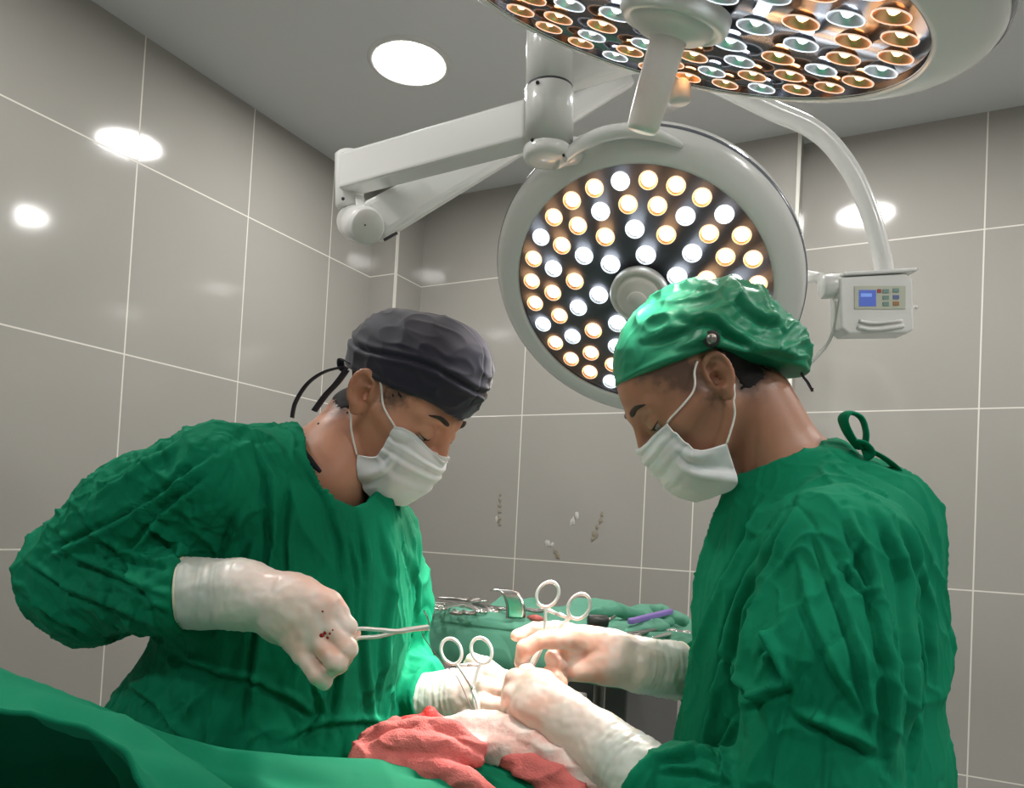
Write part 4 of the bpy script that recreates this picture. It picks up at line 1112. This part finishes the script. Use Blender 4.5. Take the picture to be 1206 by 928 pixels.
c4 = (V(799, 790, 1.0745), nrm(V(752, 783, 1.055)-V(800, 790, 1.075)))
build_glove('glove', pR, HAND4, c4, .0385, pink=1.5)
for f_ in (RF1, RF2):
    mb = MB(); s0 = f_+np.array([.05, 0, -.02]); s1 = f_+np.array([-.16, 0, -.032])
    tube(mb, catmull([s0, (s0+s1)/2+[0, 0, .006], s1], 8), [.034, .046, .048, .042, .03], 20, flat=(1, .78)); mb.build('shoe', M['shoe'], pR, world=False)
# ------------------------------------------------------------------ operating table and its drape
print('props')
ridge_px = [(-260, 720, .46), (-120, 752, .53), (0, 793, .62), (100, 829, .665), (200, 867, .71), (300, 893, .755), (420, 899, .82), (500, 896, .88), (560, 893, .915), (610, 904, .90), (655, 930, .875), (700, 968, .86)]
RG = catmull([V(*p) for p in ridge_px], 26)
tg = np.gradient(RG, axis=0); tg[:, 2] = 0; tg /= np.linalg.norm(tg, axis=1)[:, None]
fr_ = np.stack([tg[:, 1], -tg[:, 0], 0*tg[:, 0]], 1)      # towards the viewer
fr_ = np.array([np.convolve(np.pad(fr_[:, i], 20, mode='edge'), np.ones(41)/41, 'valid') for i in range(3)]).T
prof = [(-.085, -.55), (-.085, -.35), (-.082, -.15), (-.078, -.06), (-.06, -.022), (-.03, -.004), (0, 0), (.04, -.006), (.09, -.022), (.15, -.045), (.22, -.078), (.29, -.118), (.345, -.165), (.39, -.235), (.42, -.33), (.44, -.48), (.445, -.65), (.45, -.82)]
pr = catmull([(a, 0, b) for a, b in prof], 14)
G = np.array([[r+f*a+np.array([0, 0, b]) for a, _, b in pr] for r, f in zip(RG, fr_)]).transpose(1, 0, 2)
a_, b_, _ = G.shape; vv = G.reshape(-1, 3)
qf = np.array([(i*b_+j, i*b_+j+1, (i+1)*b_+j+1, (i+1)*b_+j) for i in range(a_-1) for j in range(b_-1)])
nn_ = normals(vv, qf)
if nn_[:, 2].mean() < 0: qf = qf[:, ::-1]; nn_ = -nn_
FD = [([(0, 838), (60, 868), (110, 905), (150, 935)], .010, .016), ([(0, 870), (80, 900), (200, 940)], .010, .014), ([(90, 860), (200, 900), (330, 930)], .008, .012),
      ([(0, 812), (120, 850), (260, 890), (400, 912)], .005, .012), ([(30, 822), (140, 858), (200, 880)], .004, .008), ([(590, 903), (620, 915), (650, 935)], .004, .005), ([(470, 905), (540, 910), (600, 925)], .004, .006)]
disp_ = .004*noise(vv*9)+.0030*ridge(warp(vv, 5, .05)*np.array([7, 7, 9]), 3)+folds(vv, nn_, FD)
dr = link('surgical_drape', vv+nn_*disp_[:, None], qf, M['drape'], None, True, to_world(RG[120]), False)
sd = dr.modifiers.new('s', 'SOLIDIFY'); sd.thickness = .003; sd.offset = -1
tag(dr, 'green cotton drape over the operating table across the lower left foreground', 'drape')
# table hidden beneath it
ot = empty('operating_table', to_world(RG[150])*[1, 1, 0], 'operating table covered by the green drape in the foreground', 'table')
i0, i1 = 30, 250; pa = RG[i0]+fr_[i0]*.15; pb = RG[i1]+fr_[i1]*.15; wa = to_world(pa); wb_ = to_world(pb)
wa[2] = wb_[2] = .86
beam(MB(), wa, wb_, .40, .08).build('mattress', M['blackplastic'], ot, smooth=False, bevel=.02)
beam(MB(), wa-[0, 0, .06], wb_-[0, 0, .06], .40, .04).build('table_top', M['steeld'], ot, smooth=False, bevel=.005)
cm = (wa+wb_)/2
cyl(MB(), (cm[0], cm[1], .10), (cm[0], cm[1], .80), .10, seg=40).build('pedestal', M['steeld'], ot)
box(MB(), (cm[0]-.22, cm[1]-.2, 0), (cm[0]+.22, cm[1]+.2, .12)).build('base', M['white2'], ot, smooth=False, bevel=.02)

# ------------------------------------------------------------------ towels in the surgical field
def blob(name, chains, m, label, cat, h=.0020, disp=None, k=.006, group=None):
    pts = np.array([V(*p[:3]) for ch in chains for p in ch]); lo = pts.min(0)-.035; hi = pts.max(0)+.035
    def f(P):
        d = None
        for ch in chains:
            e = chain(P, [V(*p[:3]) for p in ch], [p[3] for p in ch], .004); d = e if d is None else smin(d, e, k)
        return d
    v, q = surf(f, *[np.arange(a, b, h) for a, b in zip(lo, hi)], 1)
    n = normals(v, q); v = v+n*(disp(v))[:, None]
    o = link(name, v, q, m, None, True, to_world(pts.mean(0)), False); tag(o, label, cat, group); return o
def towel_disp(v): return .0038*ridge(warp(v, 18, .012)*np.array([14, 16, 42]), 2.5)+.0005*noise(v*500)+.0006*noise(v*160)-.001
blob('towel', [
    [(428, 884, .885, .014), (455, 868, .90, .017), (495, 862, .905, .018), (535, 866, .90, .016), (560, 884, .885, .013)],
    [(424, 892, .87, .013), (470, 882, .875, .019), (515, 882, .875, .017), (548, 893, .87, .012), (563, 897, .87, .008)],
    [(424, 896, .865, .014), (460, 905, .855, .017), (510, 908, .85, .016), (550, 920, .84, .015), (590, 950, .83, .012)],
    [(418, 903, .86, .007), (430, 900, .86, .010)],
    [(440, 925, .84, .014), (500, 935, .835, .016), (560, 950, .83, .014)],
    [(435, 872, .91, .012), (465, 858, .925, .011), (490, 853, .93, .009)],
    [(500, 875, .89, .020), (470, 895, .875, .022), (520, 900, .87, .020), (540, 930, .85, .02)]],
    M['pink'], 'crumpled pink towel heaped on the green drape in front of the white gauze', 'towel', disp=towel_disp, k=.0035)
blob('towel', [
    [(466, 862, .925, .012), (482, 853, .93, .011), (490, 848, .935, .008)],
    [(494, 856, .935, .013), (506, 844, .945, .0105), (515, 849, .945, .008)],
    [(472, 866, .92, .013), (502, 862, .925, .014)]],
    mat('blood_soaked_towel', (.62, .03, .025), .6, bump=(420, .6, .002, 2)), 'small blood-soaked red cloth peaking up left of the white gauze', 'towel', disp=towel_disp, k=.004)
blob('towel', [
    [(598, 894, .895, .010), (625, 902, .885, .014), (652, 914, .875, .014), (680, 936, .862, .013), (700, 956, .85, .012)],
    [(612, 906, .88, .008), (640, 920, .87, .009), (668, 940, .86, .009)]],
    M['pink'], 'pink towel fold showing under the lower edge of the white gauze', 'towel', disp=towel_disp, k=.004)
blob('gauze_pad', [
    [(510, 868, .935, .007), (528, 861, .94, .015), (552, 856, .945, .020), (580, 858, .94, .022), (606, 868, .925, .021), (636, 882, .905, .018), (664, 898, .89, .014), (700, 930, .868, .009)],
    [(526, 872, .92, .012), (560, 880, .915, .017), (596, 885, .905, .016), (622, 891, .895, .010)],
    [(545, 851, .955, .013), (568, 849, .955, .013), (590, 856, .95, .012)],
    ],
    M['gauze'], 'blood-flecked white gauze bundle lying beneath the gloved hands', 'gauze', disp=lambda v: towel_disp(v)*1.1, k=.006)

# ------------------------------------------------------------------ clamps
def clamp(name, label, r1, r2, brg, mid, jaw, tip, m, rr=.0150, t=.0024):
    """two ring handles, ratchet bridge, crossing shanks, box joint and jaws"""
    e = empty(name, to_world(mid), label, 'surgical clamp', None)
    out = nrm(np.cross(r2-r1, tip-r1)); ax = nrm(mid-(r1+r2)/2)
    for c, s, o in ((r1, 1, .0008), (r2, -1, -.0008)):
        mb = MB(); side = nrm(r2-r1)*s
        tube(mb, [c+(rr*math.cos(a))*side*.88+(rr*math.sin(a))*ax*1.12 for a in np.linspace(0, 2*math.pi, 36, endpoint=False)], t, 10, closed=True)
        st = c+ax*rr*1.02+side*rr*.25
        tube(mb, catmull([st, st*.45+mid*.55+side*.001, mid+out*o, jaw-side*.0016+out*o, tip-side*.0006], 8), [t*.95, t*1.0, t*1.25, t*1.3, t*.6], 10)
        mb.build('handle_half', m, e, world=False)
        b0 = c+ax*rr*1.25+side*rr*.35; tube(MB(), [b0, b0+side*(np.linalg.norm(r2-r1)/2-rr*.2)], t*.8, 8, flat=(1, 1.3)).build('ratchet', m, e, world=False)
    lathe(MB(), mid-out*.004, out, [(0, 0), (.0026, 0), (.0026, .008), (0, .008)], 14).build('joint_screw', M['steel'], e, world=False)
    return e
clamp('clamp', 'steel clamp with ring handles up, standing in the white gauze', V(531.5, 767, 1.00), V(567, 766, 1.00), None, V(557, 812, .985), V(561, 828, .972), V(564, 850, .965), M['steelw'])
clamp('clamp', 'steel ring-handled clamp held upright between thumb and forefinger', V(645, 700, 1.03), V(682, 714, 1.03), None, V(640, 758, 1.022), V(629, 778, 1.015), V(613, 806, 1.00), M['steelw'], rr=.0158)
nh = empty('needle_holder', Wp(450, 744, .81), 'slim steel needle holder pointing right from the gloved fist', 'needle holder')
for y0, ym, o in ((741, 742, 0), (752, 747, .001)):
    mb = MB()
    tube(mb, catmull([V(398, y0+10, .812+o), V(420, y0, .808+o), V(445, (y0+ym)/2, .812+o), V(468, 743.5, .818+o), V(488, 740.5, .824+o), V(505.5, 737.5+(y0-741)*.25, .828+o)], 8), [.0020, .0022, .0022, .0026, .0028, .0020], 10)
    c = V(388, y0+14, .815); tube(mb, [c+.011*np.array([math.cos(a), .2*math.sin(a), math.sin(a)]) for a in np.linspace(0, 6.283, 24, endpoint=False)], .002, 8, closed=True)
    mb.build('handle_half', M['steelw'], nh, world=False)
nd = MB(); tube(nd, catmull([V(505, 737, .827), V(504.5, 731, .827), V(503, 726, .827), V(500, 721, .827), V(499.5, 718, .827)], 6), [.0006, .0009, .0010, .0006], 8)
nd.build('needle', M['steel'], nh, world=False)
th = MB(); tube(th, catmull([V(504, 737, .828), V(497, 745, .85), V(507, 762, .88), V(519, 778, .92), V(531, 790, .95), V(541, 802, .97), V(560, 846, .955)], 10), .00055, 6)
o = th.build('suture_thread', M['thread'], None, world=False); tag(o, 'thin dark suture thread hanging from the tip of the needle holder', 'thread')

# ------------------------------------------------------------------ instrument tray
ZT = 1.15
def onz(px, py, z=ZT):
    D = CF+CR*(px-CXP)/FPX-CU*(py-CYP)/FPX; t = (z-CAMH)/D[2]; return CO+D*t
pf = onz(603, 735); yf = pf[1]; xl = onz(430, 735)[0]; xr = onz(835, 757)[0]
pbk = onz(640, 706); yb = yf+.34
cx_ = (xl+xr)/2
mst = empty('instrument_table', (cx_, (yf+yb)/2, 0), 'small instrument table covered with green cloth behind the hands', 'table')
box(MB(), (xl+.02, yf+.02, ZT-.035), (xr-.02, yb-.02, ZT-.012)).build('table_top', M['steeld'], mst, smooth=False, bevel=.004)
for x in (xl+.06, onz(734, 850, .9)[0]):
    cyl(MB(), (x, yb-.08, .05), (x, yb-.08, ZT-.03), .0125, seg=20).build('leg', M['steeld'], mst)
for x in (xl+.06, onz(734, 850, .9)[0]):
    cyl(MB(), (x, yf+.06, .03), (x, yb-.02, .03), .016, seg=16).build('foot_bar', M['steeld'], mst)
# cloth over it, overhanging at the front
nx_, ny_ = 260, 110
us = np.linspace(0, 1, nx_); pts = []
profc = catmull([(yf+.004, 0, ZT-.088), (yf-.004, 0, ZT-.065), (yf-.006, 0, ZT-.035), (yf-.004, 0, ZT-.018), (yf+.004, 0, ZT-.004), (yf+.025, 0, ZT), (yf+.12, 0, ZT), (yb-.02, 0, ZT), (yb+.004, 0, ZT-.01), (yb+.006, 0, ZT-.10)], 12)
Gc = np.array([[(xl+(xr-xl)*u, p[0], p[2]) for u in us] for p in profc]); a_, b_, _ = Gc.shape; cv = Gc.reshape(-1, 3)
cf = np.array([(i*b_+j, i*b_+j+1, (i+1)*b_+j+1, (i+1)*b_+j) for i in range(a_-1) for j in range(b_-1)])[:, ::-1]
cn = normals(cv, cf)
if cn[:, 2].mean() < 0: cf = cf[:, ::-1]; cn = -cn
hang = cv[:, 2] < ZT-.012
dd = np.where(hang, .007*noise(cv*np.array([9, 3, 4]))+.004*ridge(warp(cv, 6, .03)*np.array([10, 10, 5]), 3), .006*ridge(warp(cv, 7, .03)*np.array([10, 14, 10])+4, 2)+.006*np.clip(noise(cv*7+9), 0, 1))
dd += np.where(~hang, 1, 0)*(.030*np.exp(-((cv[:, 1]-yb+.05)/.035)**2)*sstep(.1, .9, noise(cv*np.array([9, 0, 0])+2)*2+.6)+.010*np.exp(-((cv[:, 1]-yf-.02)/.014)**2))
tc_ = link('tray_cloth', cv+cn*np.abs(dd)[:, None], cf, M['traycloth'], None, True, (cx_, yf, ZT)); tag(tc_, 'pale green cloth spread over the instrument table', 'cloth')
s_ = tc_.modifiers.new('s', 'SOLIDIFY'); s_.thickness = .003; s_.offset = -1
ZI = ZT+.012
GI = 'steel instruments laid out on the tray cloth'
def tool(a, b, spread, label, m=M['steel'], rr=.014, z=ZI):
    A_ = onz(*a, z); B__ = onz(*b, z); e = empty('instrument', (A_+B__)/2, label, 'surgical instrument', GI)
    ax = nrm(B__-A_); sd_ = nrm(np.cross((0, 0, 1), ax))
    for s in (-1, 1):
        mb = MB(); c = A_+sd_*s*spread
        tube(mb, [c+ax*rr*math.cos(t)+sd_*rr*.8*math.sin(t) for t in np.linspace(0, 6.283, 24, endpoint=False)], .0028, 8, closed=True)
        tube(mb, catmull([c+ax*rr, c+ax*rr*2.2-sd_*s*spread*.3, (A_+B__)/2+ax*.012, B__], 8), [.0030, .0032, .0042, .002], 8)
        mb.build('handle_half', m, e)
    return e
tool((512, 716), (556, 712), .013, 'leftmost ring-handled instrument on the pale green cloth', z=ZI+.004)
tool((545, 722), (520, 708), .012, 'ring-handled instrument with handles nearest the front cloth edge left of the retractor', M['steeld'])
tool((560, 707), (516, 704), .012, 'ring-handled instrument farthest back on the cloth left of the retractor', M['steeld'], z=ZI+.006)
tool((573, 720), (530, 709), .013, 'ring-handled instrument lying beside the curved retractor', z=ZI+.003)
tool((585, 717), (548, 708), .013, 'dark ring-handled instrument pointing left, half behind the retractor', M['steeld'])
tool((633, 719), (606, 716), .011, 'ring-handled instrument right of the curved retractor', M['steeld'])
tool((700, 741), (650, 733), .012, 'ring-handled instrument behind the upright clamp', M['steeld'])
tool((742, 748), (775, 741), .010, 'ring-handled instrument in front of the purple strip', M['steeld'], .010)
tool((800, 744), (768, 752), .012, 'ring-handled instrument at the right end of the cloth', M['steel'], .012)
# forceps: two flat tines
fp = empty('forceps', onz(515, 712, ZI+.01), 'long bright forceps at the left end of the tray', 'forceps', GI)
for s in (-1, 1):
    a = onz(484, 709+s*.5, ZI+.02); b = onz(524, 712+s*2, ZI+.012); tube(MB(), catmull([a, (a+b)/2+[0, s*.004, 0], b], 8), [.004, .0035, .002], 8, flat=(1.3, .5)).build('tine', M['steelw'], fp)
# curved retractor blade
rtv = empty('retractor', onz(605, 722, ZI), 'wide curved steel retractor blade standing on the tray cloth', 'retractor')
c0 = onz(596, 727, ZI); vv_ = []
wdir = nrm(onz(622, 729, ZI)-c0)
for i, a in enumerate(np.linspace(-.25, 1.9, 22)):
    R1 = .042; off = np.array([math.cos(a)*R1-R1, 0, math.sin(a)*R1])
    for j in range(7):
        vv_.append(c0+wdir*(.036*j/6)+np.array([-CF[0], -CF[1], 0])*0+np.array([-.8, .1, 0])*(R1-math.cos(a)*R1)*.9+np.array([0, 0, math.sin(a)*R1+.008]))
ff_ = [(i*7+j, i*7+j+1, (i+1)*7+j+1, (i+1)*7+j) for i in range(21) for j in range(6)]
o = MB().add(vv_, ff_).build('blade', M['steel'], rtv); q_ = o.modifiers.new('s', 'SOLIDIFY'); q_.thickness = .003
tube(MB(), catmull([onz(572, 708, ZI+.035), onz(540, 711, ZI+.02), onz(515, 715, ZI+.01)], 8), .003, 8, flat=(2.2, .5)).build('shaft', M['steel'], rtv)
# dark cylindrical handle
dh = MB(); cyl(dh, onz(692, 731, ZI+.01), onz(716, 732, ZI+.01), .0115, seg=28, bev=.003); o = dh.build('handle_tool', M['blackplastic'], None); tag(o, 'short dark cylindrical tool handle lying behind the ring clamp', 'tool')
tube(MB(), [onz(716, 731, ZI+.01), onz(724, 726, ZI+.01)], .003, 10).build('tip', M['steeld'], o)
# purple strip and folded cloths
ps = MB(); beam(ps, onz(742, 732, ZI+.016), onz(790, 720, ZI+.022), .012, .010, bev if False else (0, 0, 1)); o = ps.build('packet', M['purple'], None, smooth=False, bevel=.003); tag(o, 'slim purple packet lying on the tray cloth', 'packet')
def cloth_lump(chains, label, m=M['traycloth'], k=.006):
    pts = np.array([from_world(onz(x, y, ZI+z)) for ch in chains for x, y, z, r in ch]); lo = pts.min(0)-.04; hi = pts.max(0)+.04
    def f(P):
        d = None
        for ch in chains:
            e = chain(P, [from_world(onz(x, y, ZI+z)) for x, y, z, r in ch], [r for *_, r in ch], .004); d = e if d is None else smin(d, e, k)
        return d
    v, q = surf(f, *[np.arange(a, b, .003) for a, b in zip(lo, hi)], 1); n = normals(v, q); v = v+n*(.0045*ridge(warp(v, 20, .012)*22, 2.5)-.002)[:, None]
    o = link('folded_cloth', v, q, m, None, True, to_world(pts.mean(0)), False); tag(o, label, 'cloth'); return o
cloth_lump([[(742, 742, 0, .008), (765, 737, .004, .011), (788, 733, .004, .009)], [(735, 746, -.002, .006), (760, 742, .0, .009), (785, 738, .002, .008)]], 'folded green cloth in front of the purple packet')
cloth_lump([[(788, 762, -.012, .012), (800, 766, -.02, .020), (822, 772, -.03, .024)], [(800, 758, -.01, .012), (820, 762, -.01, .016)]], 'crumpled pale green cloth at the table corner beside the green gown')
cloth_lump([[(700, 722, .006, .012), (730, 719, .010, .014), (755, 722, .008, .010)], [(770, 718, .012, .013), (790, 724, .01, .012), (806, 730, .006, .012)]], 'rumpled green cloth along the back of the tray behind the purple packet')
rs = MB(); tube(rs, catmull([onz(622, 727, ZI), onz(631, 728, ZI+.003), onz(641, 730, ZI)], 6), [.003, .007, .003], 10); o = rs.build('swab', M['pink'], None); tag(o, 'small reddish swab at the front of the tray', 'swab')
# grey cart standing under and behind the tray
cR = onz(738, 850, .93); xw = onz(600, 850, .93)[0]
ct = empty('equipment_cart', ((cR[0]+xw)/2-.1, yb+.35, 0), 'dark grey cart standing under the instrument table', 'cart')
x1 = cR[0]-.02; yc = yb+.02
box(MB(), (x1-.46, yc, .06), (x1, yc+.42, 1.0)).build('body', mat('cart_grey', (.10, .10, .10), .5), ct, smooth=False, bevel=.006)
box(MB(), (x1-.44, yc-.012, .12), (x1-.02, yc+.002, .80)).build('door', mat('cart_door', (.13, .125, .12), .45), ct, smooth=False, bevel=.004)
for sx in (.05, .41):
    for sy in (.05, .36): cyl(MB(), (x1-sx, yc+sy, 0), (x1-sx, yc+sy, .07), .025, seg=20).build('caster', M['blackplastic'], ct)
def on_y(px, py, y):
    D = CF+CR*(px-CXP)/FPX-CU*(py-CYP)/FPX; return CO+D*(y/D[1])
p = on_y(679, 822, yc-.02); box(MB(), (p[0]-.02, yc-.03, p[2]-.012), (p[0]+.02, yc-.005, p[2]+.012)).build('latch', M['white2'], ct, smooth=False, bevel=.004)
p = on_y(592, 781, yc-.02); box(MB(), (p[0]-.03, yc-.03, p[2]-.006), (p[0]+.02, yc-.005, p[2]+.006)).build('indicator', mat('blue_light', (.05, .08, .6), .3, emit=(.10, .14, .9), estr=1.0), ct, smooth=False, bevel=.003)
